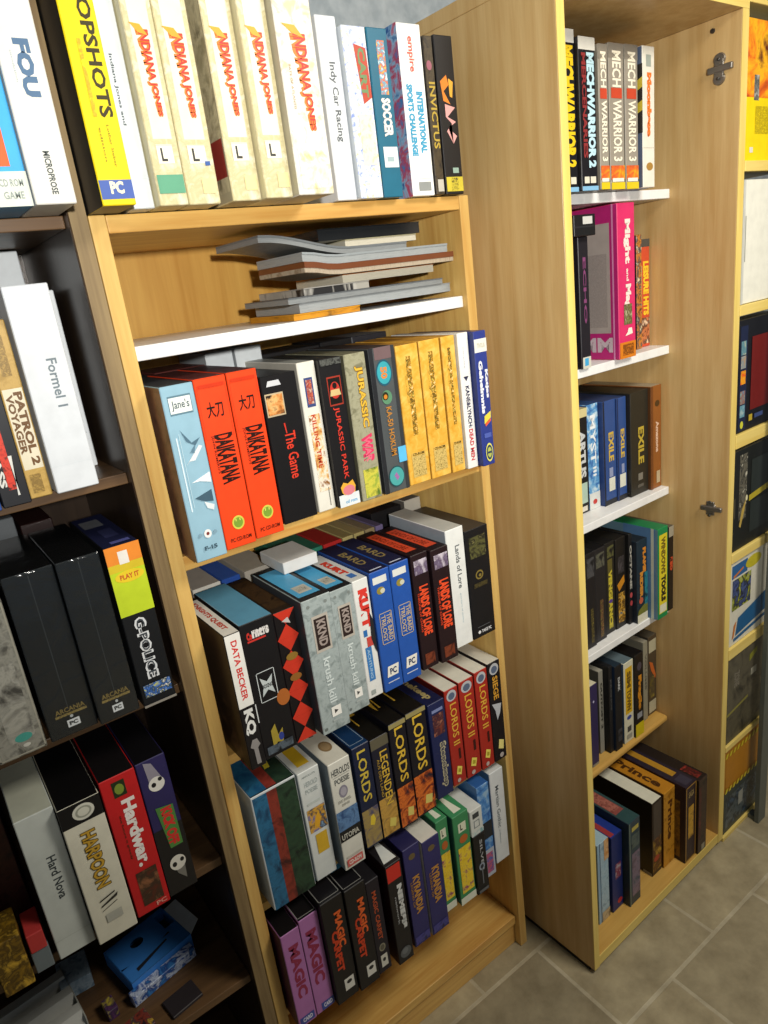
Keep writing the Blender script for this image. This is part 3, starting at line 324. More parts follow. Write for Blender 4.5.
('P3i', 'a12a20', '5a1a18', 'd5d4c6', 'red box with gold lettering and white top, left of the three alike', G_3, lords2(), dict(dep=.17)),
('P3j', 'a12a20', '5a1a18', 'd5d4c6', 'red box with gold lettering and white top, middle of the three alike', G_3, lords2(), dict(dep=.17)),
('P3k', 'a12a20', '5a1a18', 'd5d4c6', 'red box with gold lettering and white top, right of the three alike', G_3, lords2(), dict(dep=.17)),
('P3l', '15141a', '1a1818', 'd2d1c4', 'black box with white top at the right end beside the red boxes', G_3, [('E', .5, .93, .36, .055, 'b4b8bc'), ('E', .5, .925, .24, .035, '56647c'), ('X', 'SIEGE', .3, .63, .72, .86, 'd09a36', .03), ('P', [(.1, .6), (.85, .57), (.7, .48), (.45, .42), (.35, .52)], 'b7bcc2', 'blade'), ('P', [(.34, .13), (.74, .1), (.82, .19), (.44, .22)], 'e3d986', 'sticker'), ('E', .56, .05, .16, .024, 'b0a8a4')], dict(dep=.17)),
# ---- pine, lowest row
('P4a', 'ac70aa', '5a3040', '100e10', 'pink box with dark red lettering, leftmost of the pair in the lowest row', G_4, [('X', 'MAGIC', .28, .3, .82, .86, '8f2c4c', .05), ('R', .1, .02, .9, .1, '3f4f9a'), ('Y', 'CARD', .25, .04, .8, .085, 'd8d8ea', .05)], dict(dep=.17)),
('P4b', 'ac70aa', '5a3040', '141214', 'pink box with dark red lettering, right of the pair in the lowest row', G_4, [('X', 'MAGIC', .22, .3, .78, .86, '8f2c4c', .05), ('R', .3, .01, 1, .09, '3f4f9a'), ('Y', 'CARD', .42, .03, .9, .075, 'd8d8ea', .05), ('U', ('O', .03, .03, .97, .97, '9a9a94', .03))], dict(dep=.17)),
('P4c', '141214', '171416', '141317', 'black box with fiery lettering, left of the three beside the pink pair', G_4, carpet(), dict(dep=.17)),
('P4d', '141214', '171416', '141317', 'black box with fiery lettering, middle of the three beside the pink pair', G_4, carpet(), dict(dep=.17)),
('P4e', '1a1622', '171416', '1b1a1e', 'narrow black box with fiery lettering and a grey medal near its foot', G_4, [('X', 'MAGIC CARPET', .34, .36, .66, .88, 'b8502c', .03), ('E', .5, .27, .24, .042, '8a8672'), ('E', .5, .27, .16, .028, '5c584a'), ('R', .26, .06, .76, .19, 'd0cfc4', 'price_sticker'), ('E', .5, .135, .12, .02, '2a2a2a')], dict(dep=.17)),
('P4f', '181618', '2a1216', '1d1b1e', 'black box with a bright red sticker and white lettering in the lowest row', G_4, [('R', .04, .84, .9, .985, 'cc2f24', 'red_sticker'), ('X', 'NEMESIS', .52, .33, .84, .78, 'd3d6d4', .1), ('X', 'network', .3, .4, .42, .68, '9c9ea0', .03), ('E', .5, .1, .36, .055, '565a5c'), ('E', .46, .115, .2, .03, '6c7072'), ('U', ('P', [(.1, .05), (.9, .05), (.7, .5)], 'd8dcd8'))], dict(dep=.17)),
('P4g', '2d2b62', '25234a', '26254e', 'purple box with gold lettering, nearer the black box with the red sticker', G_4, kyran(), dict(dep=.17)),
('P4h', '2d2b62', 'c6c4b8', 'd3d1c6', 'purple box with gold lettering and white edge, nearer the green boxes', G_4, kyran(), dict(dep=.17)),
('P4i', '3c8656', '27604a', '3f8a5c', 'green box with yellow blobs, left of the matching pair', G_4, greenb(), dict(dep=.17)),
('P4j', '3c8656', '24524a', '3f8a5c', 'green box with yellow blobs, right of the matching pair', G_4, greenb(), dict(dep=.17)),
('P4k', '141417', '161618', '1a1a1c', 'short black box with silver lettering under a small white box', G_4, [('X', 'SILVER', .5, .35, .72, .9, 'a8aaac', .02), ('E', .52, .45, .24, .06, '8f9aa8'), ('E', .52, .45, .14, .035, '2a2a34'), ('R', .48, .15, .56, .42, '6c7076', 'rule'), ('R', .1, .02, .9, .07, '5d6064')], dict(dep=.15)),
('P4l', ('2c5a9c', '4d86c4', '8fb0cc'), '2f5f9e', '2c5a98', 'blue picture box with a dark skyline between the black and the white box', G_4, [('R', 0, .42, 1, .6, '23282e'), ('R', .02, .0, .98, .3, 'aeb6c4'), ('A', .3, .04, .84, .26, ('33509a', 'b85a70', '4a62a8'), 60), ('L', ('A', 0, .0, 1, 1, ('2c5a9c', '3f74b4', '5d92c6'), 14)), ('L', ('R', .3, .42, 1, .62, '2a3034')), ('L', ('A', .3, .2, 1, .42, ('4a5f7a', '7f93a8', '35495f'), 40))], dict(dep=.17)),
('P4m', 'd3d8da', '5d89b4', 'cdd1d0', 'white box with a thin dark title at the right end of the lowest row', G_4, [('X', 'Martian Gothic', .34, .38, .6, .84, '5c666c', .0), ('X', 'unification', .38, .2, .48, .36, '98a4aa', .0)], dict(dep=.17)),
]
# ---- beech cabinet
def k1(c, extra): return [('R', 0, .92, 1, 1, 'd8d6cc'), ('X', 'MECHWARRIOR 2', .46 if extra else .2, .155, .92, .905, c, .06), ('R', .15, .05, .45, .095, 'd8d4c2'), ('R', .52, .05, .86, .095, 'd8d4c2'), ('R', 0, 0, 1, .03, '7fb2d4')]+([('X', 'MERCENARIES', .14, .22, .4, .9, '8a2f30', .04)] if extra else [])
BX += [
('K1a', '15151a', '1a1a1c', 'b8b4a8', 'black box with yellow lettering behind the beech front edge on the top shelf', G_K, k1('e6c21e', 0), {}),
('K1b', '15151a', '1a1a1c', 'b8b4a8', 'black box with pale blue lettering on the top beech shelf', G_K, k1('b8dbe6', 1), {}),
('K1c', '968f82', '7d776b', '8d877a', 'grey box with cream lettering and a red square, left of the three alike', G_K, mech3(), {}),
('K1d', '968f82', '7d776b', '8d877a', 'grey box with cream lettering and a red square, middle of the three alike', G_K, mech3(), {}),
('K1e', '968f82', '7d776b', '8d877a', 'grey box with cream lettering and a red square, right of the three alike', G_K, mech3(), {}),
('K1f', 'e0ddd0', '55627a', 'd6d4c8', 'white box with orange lettering at the right end of the top beech shelf', G_K, [('X', 'Moonbase', .36, .37, .74, .82, 'e2742c', .08), ('R', .3, .86, .7, .94, '9aa49c'), ('E', .55, .155, .28, .03, 'a8803c'), ('R', .0, .29, 1, .293, 'c8c4b4', 'rule'), ('L', ('R', .55, .4, 1, .88, '2a2826')), ('L', ('P', [(.6, .44), (1, .56), (1, .63), (.6, .51)], 'c8b43a', 'hazard_stripe')), ('L', ('P', [(.6, .6), (1, .72), (1, .79), (.6, .67)], 'c8b43a', 'hazard_stripe'))], {}),
('K2a', '1c1414', '18120f', '151313', 'black box with orange-red lettering behind the beech front edge, second shelf', G_K, [('X', 'FIRESTORM', .3, .1, .8, .92, 'd0562a', .06)], {}),
('K2b', '1d1b22', '1c1a20', '18171b', 'narrow black box with violet marks left of the pink box', G_K, [('X', 'ECHO', .4, .35, .7, .85, '7a3f6a', .03), ('R', .1, .0, .95, .09, 'c9c9bc'), ('R', .3, .02, .7, .08, '3fa0d0')], {}),
('K2c', 'd22c66', 'b0246e', 'c42a66', 'tall pink box with white lettering and a grey text panel on its side', G_K, [('X', 'Might', .34, .62, .74, .9, 'ecdcd2', .05), ('X', 'and', .48, .51, .62, .59, 'ecdcd2', .03), ('X', 'Magic', .34, .27, .74, .49, 'ecdcd2', .05), ('A', .3, .225, .78, .36, ('8a9a58', '5a4a30', 'b8b890'), 60), ('P', [(.35, .15), (.8, .16), (.75, .2), (.55, .2), (.5, .175)], 'f0e4d6', 'white_flag'), ('R', .02, .0, .98, .11, 'd27a1c', 'orange_label'), ('A', .2, .02, .85, .095, ('b86414', '6a3a10', 'd27a1c'), 160, 'fine_print'), ('L', ('R', .1, .18, .9, .89, 'a59a94', 'text_panel')), ('L', ('A', .16, .22, .86, .7, ('a59a94', '8a807c', 'a59a94'), 500, 'fine_print')), ('L', ('Y', 'MM', .5, .05, .92, .15, 'c0aeb6', .04)), ('L', ('R', .93, 0, .95, 1, 'd084b0', 'edge'))], {}),
('K2d', ('3a2a24', 'c07a2c', '24303f', 'd8c8a0'), '26221f', '2a2624', 'thin dark box with flame colours right of the pink box', G_K, [], {}),
('K2e', 'c44a2c', '4a2f24', '3d3a34', 'red box with yellow lettering at the right end of the second beech shelf', G_K, [('R', 0, .93, 1, 1, '4a4640'), ('X', 'LEISURE HITS', .4, .3, .9, .8, 'e8c02e', .06), ('A', .05, .03, .95, .28, ('6a2c1c', 'c87a4c', '3a201a', 'e0c0a0'), 50), ('P', [(.1, .78), (.3, .76), (.26, .3), (.06, .34)], 'd8b870', 'figure')], {}),
('K3a', '191a1c', '1a1a1a', 'b9ae86', 'black box with a cream top band behind the beech front edge, third shelf', G_K, [('R', 0, .92, 1, 1, 'cfc48e'), ('X', 'ARTUS', .3, .35, .8, .8, 'c4c8c8', .05), ('R', .15, .1, .85, .3, 'a8c0b0'), ('R', .2, .02, .8, .07, 'cfcabc')], {}),
('K3b', ('2c549c', '5f9ccc', 'c2d8e0'), '26457c', '2a4878', 'blue and white box with spaced white lettering on the third beech shelf', G_K, [('R', 0, .0, 1, .16, 'd5d8d4'), ('X', 'MYST', .22, .44, .72, .9, 'e9eef0', .02), ('X', 'III', .4, .32, .7, .41, 'e9eef0', .02), ('E', .5, .07, .2, .025, 'c04038')], {}),
('K3c', '2f4c86', '24386a', '2c3f6a', 'blue box with gold lettering, left of the two alike on the third beech shelf', G_K, [('R', 0, 0, .12, 1, '1c2436'), ('X', 'EXILE', .4, .42, .8, .7, 'c9ab46', .04), ('R', .38, .13, .86, .26, 'd3d5c6', 'price_sticker'), ('R', .4, .27, .7, .36, '8a94b4'), ('R', 0, 0, 1, .05, '22242a')], {}),
('K3d', '2f4c86', '24386a', '2c3f6a', 'blue box with gold lettering, right of the two alike beside the black one', G_K, [('X', 'EXILE', .36, .42, .76, .7, 'c9ab46', .04), ('R', .2, .13, .86, .26, 'd3d5c6', 'price_sticker'), ('R', .4, .27, .7, .36, '8a94b4'), ('R', 0, 0, 1, .05, '22242a'), ('R', 0, 0, .1, 1, '1c2c54')], {}),
('K3e', '28261f', '201f1c', '1c1b1a', 'wide black box with tall gold lettering on the third beech shelf', G_K, [('X', 'EXILE', .42, .3, .74, .66, 'b59e38', .04), ('R', .4, .14, .66, .21, '77746a'), ('R', .36, .07, .7, .1, '55534c', 'fine_print')], {}),
('K3f', '8a5424', '54341a', '9c8f78', 'brown box with pale script at the right end of the third beech shelf', G_K, [('X', 'Amazone', .44, .36, .74, .66, 'd3b49c', .04), ('E', .58, .83, .22, .03, '4a3418'), ('R', .5, .05, .84, .17, 'b5a584', 'price_sticker'), ('R', 0, 0, .18, 1, '6d3f1c')], {}),
('K4a', '1c1a1c', '191819', '161516', 'dark grey box with gold marks nearest the front edge, fourth beech shelf', G_K, [('A', .4, .05, .7, .42, ('8a7a34', '2a261c', '6a5c2a'), 160), ('A', .1, .75, .9, .95, ('2a2a2c', '4a4a4c', '1a1a1c'), 60)], {}),
('K4b', '222022', '191819', '161516', 'dark grey box with reddish gold marks, fourth beech shelf', G_K, [('A', .4, .04, .7, .45, ('9a6a44', '3a2a24', '8a7a3a'), 160), ('A', .1, .8, .9, .95, ('2a2a2c', '5a5a4c', '1a1a1c'), 60)], {}),
('K4c', '1d1c1a', '191819', '161516', 'dark box with a yellow lettered column, fourth beech shelf', G_K, [('R', .25, .05, .75, .82, '5c5428'), ('X', 'VENGEANCE', .32, .06, .7, .7, 'c4b436', .06), ('E', .5, .36, .2, .02, '5a3f8a'), ('A', .2, .84, .9, .96, ('2a2a2c', '5a5a34', '1a1a1c'), 60)], {}),
('K4d', '1b1917', '191819', '1c1a18', 'dark box with an orange blaze, fourth beech shelf', G_K, [('P', [(.1, .5), (.8, .58), (.85, .5), (.3, .42)], 'c08020', 'blaze'), ('A', .2, .06, .85, .4, ('b0801f', '2a2018', 'd0a03a', '3a5a6a'), 70), ('A', .2, .62, .8, .8, ('4a4548', '2a282a', '5d585a'), 40)], {}),
('K4e', '1a1a1c', '151515', '1a1a1a', 'very thin black box with pale lettering, fourth beech shelf', G_K, [('X', 'OCTANE', .2, .4, .85, .88, 'a8a69c', .06), ('E', .5, .33, .4, .03, 'b04a4c'), ('E', .5, .24, .4, .03, 'a84044')], {}),
('K4f', '1a2a36', '18202a', '1b1f22', 'dark teal box with orange lettering on a white foot, fourth beech shelf', G_K, [('X', 'FLAME', .56, .6, .86, .9, 'd08426', .08), ('X', 'RIDER', .26, .3, .56, .62, 'c8862c', .08), ('E', .36, .27, .2, .04, 'b8583a'), ('R', 0, 0, 1, .1, 'd3d1bc'), ('P', [(0, .1), (1, .1), (1, .24), (.1, .16)], '6d702c', 'grass'), ('A', .7, .2, 1, .6, ('1f5a6a', '2a7a88', '18323c'), 40)], {}),
('K4g', '128048', '5f7d8c', '1f7a4a', 'green box with a yellow panel of black lettering, fourth beech shelf', G_K, [('R', .1, .06, .9, .93, 'd3c42a', 'yellow_panel'), ('X', 'WINDOWS', .3, .5, .74, .9, '6a5a1c', .06), ('X', 'TOOLS', .3, .19, .78, .48, '26241a', .08), ('R', .16, .07, .84, .16, 'd2d4bc'), ('L', ('R', .5, 0, .96, 1, '50739a')), ('L', ('R', .9, 0, .94, 1, 'b4bcae', 'edge'))], {}),
('K4h', '1e1815', '1c1715', '5a5548', 'thin black box with one red mark at the right end, fourth beech shelf', G_K, [('R', 0, .88, 1, 1, '9a9482'), ('X', 'RED', .25, .48, .8, .64, 'c04a28', .1)], {}),
('K5a', '2c2450', '1d1a2c', 'd2cdb2', 'narrow purple box with a white top behind the beech front edge, fifth shelf', G_K, [('E', .45, .8, .1, .015, 'b4b0d0'), ('R', .1, 0, .9, .03, '8a8678')], dict(top_h=.02)),
('K5b', '8d8b80', '55544c', '9c998c', 'narrow grey box with dark lettering on the fifth beech shelf', G_K, [('X', 'OUTPOST 2', .3, .3, .75, .86, '38372f', .05)], {}),
('K5c', '1a1a1c', '17181a', '1c1d20', 'thin black box beside the narrow grey one, fifth beech shelf', G_K, [('X', 'KRONOS', .3, .5, .7, .85, '4c4e50', .03)], {}),
('K5d', '17191d', '1b2c44', '22303c', 'black box with a blue edge and a small white mark, fifth beech shelf', G_K, [('X', 'DARK', .4, .7, .7, .86, 'b9bcbc', .04), ('A', .3, .1, .9, .25, ('1b1c20', '3f4146', '17181a'), 60)], {}),
('K5e', 'd0cdb4', '3f5876', '5f7078', 'white box with a large yellow panel on the fifth beech shelf', G_K, [('R', .14, .36, .86, .93, 'd3a91c', 'yellow_panel'), ('X', 'SIM', .3, .68, .72, .88, '6a521a', .06), ('X', 'TOWN', .3, .4, .72, .66, '6a521a', .06), ('E', .5, .31, .24, .025, '3c4c9c'), ('R', .3, .13, .7, .2, '4c4a46'), ('R', .24, .04, .76, .1, '9c9a8c', 'barcode')], {}),
('K5f', '1b1816', '1a1816', '121112', 'black box with orange lettering and a yellow foot, fifth beech shelf', G_K, [('X', 'Fragile', .3, .32, .76, .74, 'd08a24', .1), ('E', .5, .85, .26, .05, '4c444c'), ('R', .2, .22, .8, .29, '8f9298'), ('R', 0, 0, 1, .16, 'cdb91c', 'yellow_foot')], {}),
('K5g', '8f8b78', '7f7c6d', 'a09c8c', 'narrow pale grey box near the right end, fifth beech shelf', G_K, [('X', 'VOLUME', .3, .4, .75, .85, '6a675a', .04)], {}),
('K5h', '4c4030', '3d3a34', '4a463c', 'dark picture box with pale ends at the right end, fifth beech shelf', G_K, [('R', .08, .8, .92, .95, 'b5b095'), ('R', .08, .03, .92, .18, 'b5b095'), ('P', [(.1, .7), (.5, .66), (.9, .48), (.8, .44), (.3, .58)], 'c0622a', 'orange_swirl'), ('A', .1, .22, .7, .5, ('6a5c2a', '4a4030', '8a7a34'), 50)], {}),
('K6a', ('8fb0c4', 'a8c2d0', '7f9cb0'), '6f96b4', '9cb8c4', 'light blue box nearest the front edge on the cabinet floor', G_K, [('R', 0, 0, .2, 1, '8fb0c8'), ('R', .2, 0, .26, 1, '3c4f6a', 'edge'), ('A', .6, .75, 1, 1, ('c0803a', 'd8b080', '8a4a2c'), 40), ('A', .3, .0, 1, .12, ('9c8a6a', 'c0b090', '7a6a50'), 40)], {}),
('K6b', '1b2a66', '1a2a6c', '22388a', 'dark blue box with a red dot at its foot on the cabinet floor', G_K, [('A', .3, .42, .8, .62, ('b8b4c0', '8a3a4a', '2a3a7a'), 60), ('E', .66, .1, .22, .035, 'b83038'), ('U', ('R', .05, .02, .4, .3, '9c3a3c'))], {}),
('K6c', '2c3f4a', '20343c', '2b4a4c', 'dark teal box with a red-grey top band on the cabinet floor', G_K, [('A', .25, .1, .95, .62, ('5a4a58', '7a6a7c', '3a4a5a'), 40), ('R', .25, .88, .85, .93, 'b5a850'), ('A', .2, .68, .9, .84, ('33444a', '51605c', '22302f'), 50), ('R', .02, 0, .1, 1, '6a7a70', 'edge'), ('U', ('R', .1, .2, .8, .95, '8a4a44')), ('U', ('A', .15, .25, .75, .9, ('8a4a44', 'a86a5c', '6a3430'), 80))], {}),
('K6d', '33261c', '18140f', 'd6d6c4', 'black-sided box with a white top on the cabinet floor', G_K, [('A', .05, .05, .95, .5, ('8a5a2a', '3a2018', 'b8902c'), 40), ('E', .45, .22, .3, .04, 'a03a2a'), ('R', .1, .5, .95, .98, '4a4038'), ('L', ('R', .86, .0, .99, .04, '8a867c'))], {}),
('K6e', ('b47a1e', 'c48c2c', '9c6818'), '5a3a18', 'b57c22', 'golden orange box with dark lettering on its top, cabinet floor', G_K, [('X', 'Prince', .36, .34, .76, .86, '5a3210', .04), ('U', ('X', 'Prince', .25, .12, .75, .85, '4a2c10', .04))], {}),
('K6f', '2c1a22', '241620', '2a2430', 'dark purple box with gold edging and a gold figure, cabinet floor', G_K, [('O', .02, .01, .98, .99, 'a57c34', .07), ('A', .25, .3, .75, .72, ('a8801f', 'c89a34', '5a3a1c'), 40), ('Y', 'SAGA', .25, .84, .75, .92, 'a08a5a', .03), ('U', ('R', .35, .25, .75, .95, 'b0842a')), ('U', ('R', .2, .03, .8, .2, '3a3644')), ('L', ('A', .3, .05, .92, .8, ('3a2418', '8a6420', '2a1a20'), 30))], {}),
('K6g', ('2a1a16', '3c2a20', '1c1412'), '221814', '241d1a', 'dark brown box at the right end of the cabinet floor', G_K, [('A', .0, .2, .3, .9, ('5a2420', '3a1a18', '7a342c'), 40), ('R', .4, .02, .8, .1, '8f8874'), ('U', ('A', .2, .05, .8, .3, ('7a2420', '3a1a18', '9a342c'), 40))], {}),
]
# ------------------------------------------------------------------ the setting
PINE_Z = wood('pine_upright', 'c29650', 'dfbc70', 2, .38, 8, .8, True); PINE_X = wood('pine_board', 'c08f48', 'dcb668', 0, .36, 8, .8, True)
PINE_B = wood('pine_back', 'b5853a', 'c99d4e', 2, .5, 7, .9, False)
BEECH = wood('beech_panel', 'bc9860', 'cdae78', 2, .36, 12, .3); BEECH_X = wood('beech_board', 'bc9248', 'cca458', 0, .4, 12, .3)
EDGE = wood('beech_edge', 'd8bc62', 'e4cc78', 2, .45, 12, .3); EDGE_X = wood('beech_edge_board', 'd8bc62', 'e4cc78', 0, .45, 12, .3)
WAL_Z = wood('walnut_upright', '5d4630', '7d6244', 2, .4, 9, .8); WAL_X = wood('walnut_board', '4c3825', '6b5034', 0, .4, 9, .8)
WAL_D = wood('walnut_shaded', '281e17', '362a20', 2, .3, 9, .6)  # darker copy of the walnut, shade inside the case put into its colour
WHITE = card('e6e7e6', .35)
def floor_mat():
    m, nt, b = newmat('stone_tiles', .45, .4)
    tc = nt.nodes.new('ShaderNodeTexCoord'); mp = nt.nodes.new('ShaderNodeMapping'); mp.inputs['Location'].default_value = (.215, .75, 0)
    br = nt.nodes.new('ShaderNodeTexBrick'); br.offset = .5; br.inputs['Scale'].default_value = 1
    br.inputs['Brick Width'].default_value = .33; br.inputs['Row Height'].default_value = .24; br.inputs['Mortar Size'].default_value = .005
    br.inputs['Mortar Smooth'].default_value = .3
    br.inputs['Color1'].default_value = col('b8ac8c'); br.inputs['Color2'].default_value = col('948a70'); br.inputs['Mortar'].default_value = col('bdb49a')
    n = nt.nodes.new('ShaderNodeTexNoise'); n.inputs['Scale'].default_value = 14; n.inputs['Detail'].default_value = 8; n.inputs['Roughness'].default_value = .65
    cr = nt.nodes.new('ShaderNodeValToRGB'); cr.color_ramp.elements[0].position = .3; cr.color_ramp.elements[0].color = (.55, .53, .5, 1); cr.color_ramp.elements[1].position = .7; cr.color_ramp.elements[1].color = (1, 1, 1, 1)
    mx = nt.nodes.new('ShaderNodeMix'); mx.data_type = 'RGBA'; mx.blend_type = 'MULTIPLY'; mx.inputs[0].default_value = .95
    nt.links.new(tc.outputs['Object'], mp.inputs[0]); nt.links.new(mp.outputs[0], br.inputs['Vector']); nt.links.new(tc.outputs['Object'], n.inputs['Vector'])
    nt.links.new(n.outputs['Fac'], cr.inputs[0]); nt.links.new(br.outputs['Color'], mx.inputs[6]); nt.links.new(cr.outputs[0], mx.inputs[7])
    nt.links.new(mx.outputs[2], b.inputs['Base Color'])
    sub = nt.nodes.new('ShaderNodeMath'); sub.operation = 'SUBTRACT'; nt.links.new(n.outputs['Fac'], sub.inputs[0]); nt.links.new(br.outputs['Fac'], sub.inputs[1])
    bp = nt.nodes.new('ShaderNodeBump'); bp.inputs['Strength'].default_value = .25; bp.inputs['Distance'].default_value = .004
    nt.links.new(sub.outputs[0], bp.inputs['Height']); nt.links.new(bp.outputs[0], b.inputs['Normal'])
    return m
def plaster(key, a, c):
    m, nt, b = newmat(key, .85, .2)
    tc = nt.nodes.new('ShaderNodeTexCoord'); n = nt.nodes.new('ShaderNodeTexNoise'); n.inputs['Scale'].default_value = 28; n.inputs['Detail'].default_value = 6
    cr = nt.nodes.new('ShaderNodeValToRGB'); cr.color_ramp.elements[0].position = .35; cr.color_ramp.elements[0].color = col(a); cr.color_ramp.elements[1].position = .65; cr.color_ramp.elements[1].color = col(c)
    nt.links.new(tc.outputs['Object'], n.inputs['Vector']); nt.links.new(n.outputs['Fac'], cr.inputs[0]); nt.links.new(cr.outputs[0], b.inputs['Base Color'])
    bp = nt.nodes.new('ShaderNodeBump'); bp.inputs['Strength'].default_value = .5; bp.inputs['Distance'].default_value = .006
    nt.links.new(n.outputs['Fac'], bp.inputs['Height']); nt.links.new(bp.outputs[0], b.inputs['Normal']); return m
PL = plaster('grey_plaster', 'b0bac0', 'ccd4d8')
tag(block('floor', -2.2, 3.2, -3.2, .6, -.05, 0, floor_mat(), None, 0), kind='structure')
tag(block('wall_back', -2.2, 3.2, .52, .6, 0, 2.35, PL, None, 0), kind='structure')
tag(block('ceiling', -2.2, 3.2, -3.2, .6, 2.35, 2.4, PL, None, 0), kind='structure')
# ------------------------------------------------------------------ pine bookcase
pine = tag(empty('bookcase', (0, 0, 0)), 'honey pine bookcase with one white shelf, crammed with game boxes', 'bookcase')
def bd(name, x0, x1, y0, y1, z0, z1, m, par, bev=.0015, seg=2): return block(name, x0, x1, y0, y1, z0, z1, m, par, bev, seg)
bd('side_panel', 0, .02, 0, .31, 0, 1.6269, PINE_Z, pine); bd('side_panel', .59, .61, 0, .31, 0, 1.6269, PINE_Z, pine)
bd('top_board', .0203, .5897, 0.0005, .31, 1.6054, 1.6265, PINE_X, pine)
tag(bd('shelf_board', .0203, .5897, .0109, .299, 1.4515, 1.4703, WHITE, pine), 'white shelf board')
for z0, z1, y in ((1.158, 1.18, .006), (.824, .84, .012), (.524, .54, .012), (.269, .285, .02)):
    bd('shelf_board', .0203, .5897, y, .299, z0, z1, PINE_X, pine)
bd('bottom_board', .0203, .5897, .011, .299, .062, .084, PINE_X, pine)
bd('plinth', .0203, .5897, .018, .036, .0, .0615, PINE_X, pine)
bd('back_panel', .0, .61, .3101, .316, .02, 1.62, PINE_B, pine, .0005, 1)
# ------------------------------------------------------------------ walnut bookcase
wal = tag(empty('bookcase', (-.45, 0, 0)), 'dark walnut bookcase at the left edge beside the pine one', 'bookcase')
def wb(name, x0, x1, y0, y1, z0, z1, m, bev=.0012): 
    o = block(name, x0+.45, x1+.45, y0, y1, z0, z1, m, wal, bev, 2); return o
wb('side_panel', -.0215, -.0015, 0, .32, 0, 2.02, WAL_Z); wb('side_panel', -.88, -.86, 0, .32, 0, 2.02, WAL_Z)
wb('edge_band', -.0215, -.0015, -.0012, -.0001, 0, 2.02, wood('walnut_edge', '6c583c', '8f7a54', 2, .5, 9, .8), .0003)
wb('shaded_inner_sheet', -.0226, -.0217, .004, .32, .02, 2.0, WAL_D, .0002)  # thin dark sheet that paints shade on the panel's inner face
for z in (1.631, 1.313, .99, .668, .411, .1): wb('shelf_board', -.859, -.0228, .02, .315, z-.015, z, WAL_X)
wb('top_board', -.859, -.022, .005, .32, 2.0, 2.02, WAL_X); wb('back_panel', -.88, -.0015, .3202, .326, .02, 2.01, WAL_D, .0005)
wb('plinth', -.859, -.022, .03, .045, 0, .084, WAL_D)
# ------------------------------------------------------------------ beech cabinet (turned a little)
cab = tag(empty('cabinet', (CX, CY, 0), YAW), 'tall doorless beech cabinet with white shelves standing proud of the pine bookcase', 'cabinet')
def cb(name, x0, x1, y0, y1, z0, z1, m, par=None, bev=.0008, seg=1): return block(name, x0, x1, y0, y1, z0, z1, m, par or cab, bev, seg)
for a, b_ in ((0, .0179), (.5221, .5444)):
    sp = cb('side_panel', a, b_, .001, .45, .012, 1.8937, BEECH)
    cb('edge_band', a+.0002, b_-.0002, -.0006, .0012, .012, 1.8937, EDGE, sp, .0003)
tp = cb('top_board', 0, .5444, .001, .45, 1.894, 1.917, BEECH); cb('edge_band', 0, .5444, -.0006, .0012, 1.894, 1.917, EDGE_X, tp, .0003)
for z in (1.5997, 1.2807, .9528, .6398):
    tag(cb('shelf_board', .0183, .5217, .1422, .44, z, z+.018, WHITE, None, .001), 'white shelf board')
bm = bmesh.new(); bx(bm, .0183, .5217, .1422, .44, .3217, .3395, .007, None, 4); bm_obj('shelf_board', bm, BEECH_X, cab)
bb = cb('bottom_board', .0183, .5217, .002, .44, .018, .0395, BEECH_X); cb('edge_band', .0183, .5217, .0004, .0022, .013, .0395, EDGE_X, bb, .0003)
cb('back_panel', .0, .5444, .4502, .456, .012, 1.917, BEECH); cb('plinth', .02, .52, .02, .43, 0, .0175, card('1a1815'), None, .0005)  # plinth coloured near-black for the shadow under the cabinet
cb('foot', .002, .016, .015, .44, 0, .012, card('1f1d1a'), None, .0005); cb('foot', .525, .541, .015, .44, 0, .012, card('1f1d1a'), None, .0005)  # strips carrying the panels; their near-black puts the shadow gap into colour
ST = metal('8a8680', .38); DK = metal('5c5a56', .45)
def hinge(z, v, double):
    bm = bmesh.new()
    def disc(vc, zc, r, t):
        bmesh.ops.create_cone(bm, cap_ends=True, segments=20, radius1=r, radius2=r*.88, depth=t, matrix=Matrix.Translation((.5221-t/2, vc, zc)) @ Matrix.Rotation(-math.pi/2, 4, 'Y'))
    for dz in ((.016, -.016) if double else (0,)): disc(v, z+dz, .0115 if double else .013, .004)
    bx(bm, .514, .5221, v-.027, v+.021, z-.0055, z+.0055, .0015)
    bx(bm, .5175, .5221, v-.009, v+.009, z-.016, z+.016, .001)
    h = bm_obj('hinge_plate', bm, ST, cab)
    bm = bmesh.new()
    for dv, dz in ((0, .016), (0, -.016), (-.022, 0), (.016, 0)):
        bmesh.ops.create_uvsphere(bm, u_segments=10, v_segments=6, radius=.0032, matrix=Matrix.Translation((.516, v+dv, z+dz)) @ Matrix.Scale(.6, 4, (1, 0, 0)))
    bm_obj('screw', bm, DK, h)
hinge(1.808, .041, True); hinge(.9355, .039, False)
bm = bmesh.new(); bmesh.ops.create_cone(bm, cap_ends=True, segments=16, radius1=.0045, radius2=.004, depth=.003, matrix=Matrix.Translation((.5207, .0556, 1.8744)) @ Matrix.Rotation(-math.pi/2, 4, 'Y'))
bm_obj('cover_cap', bm, DK, cab)
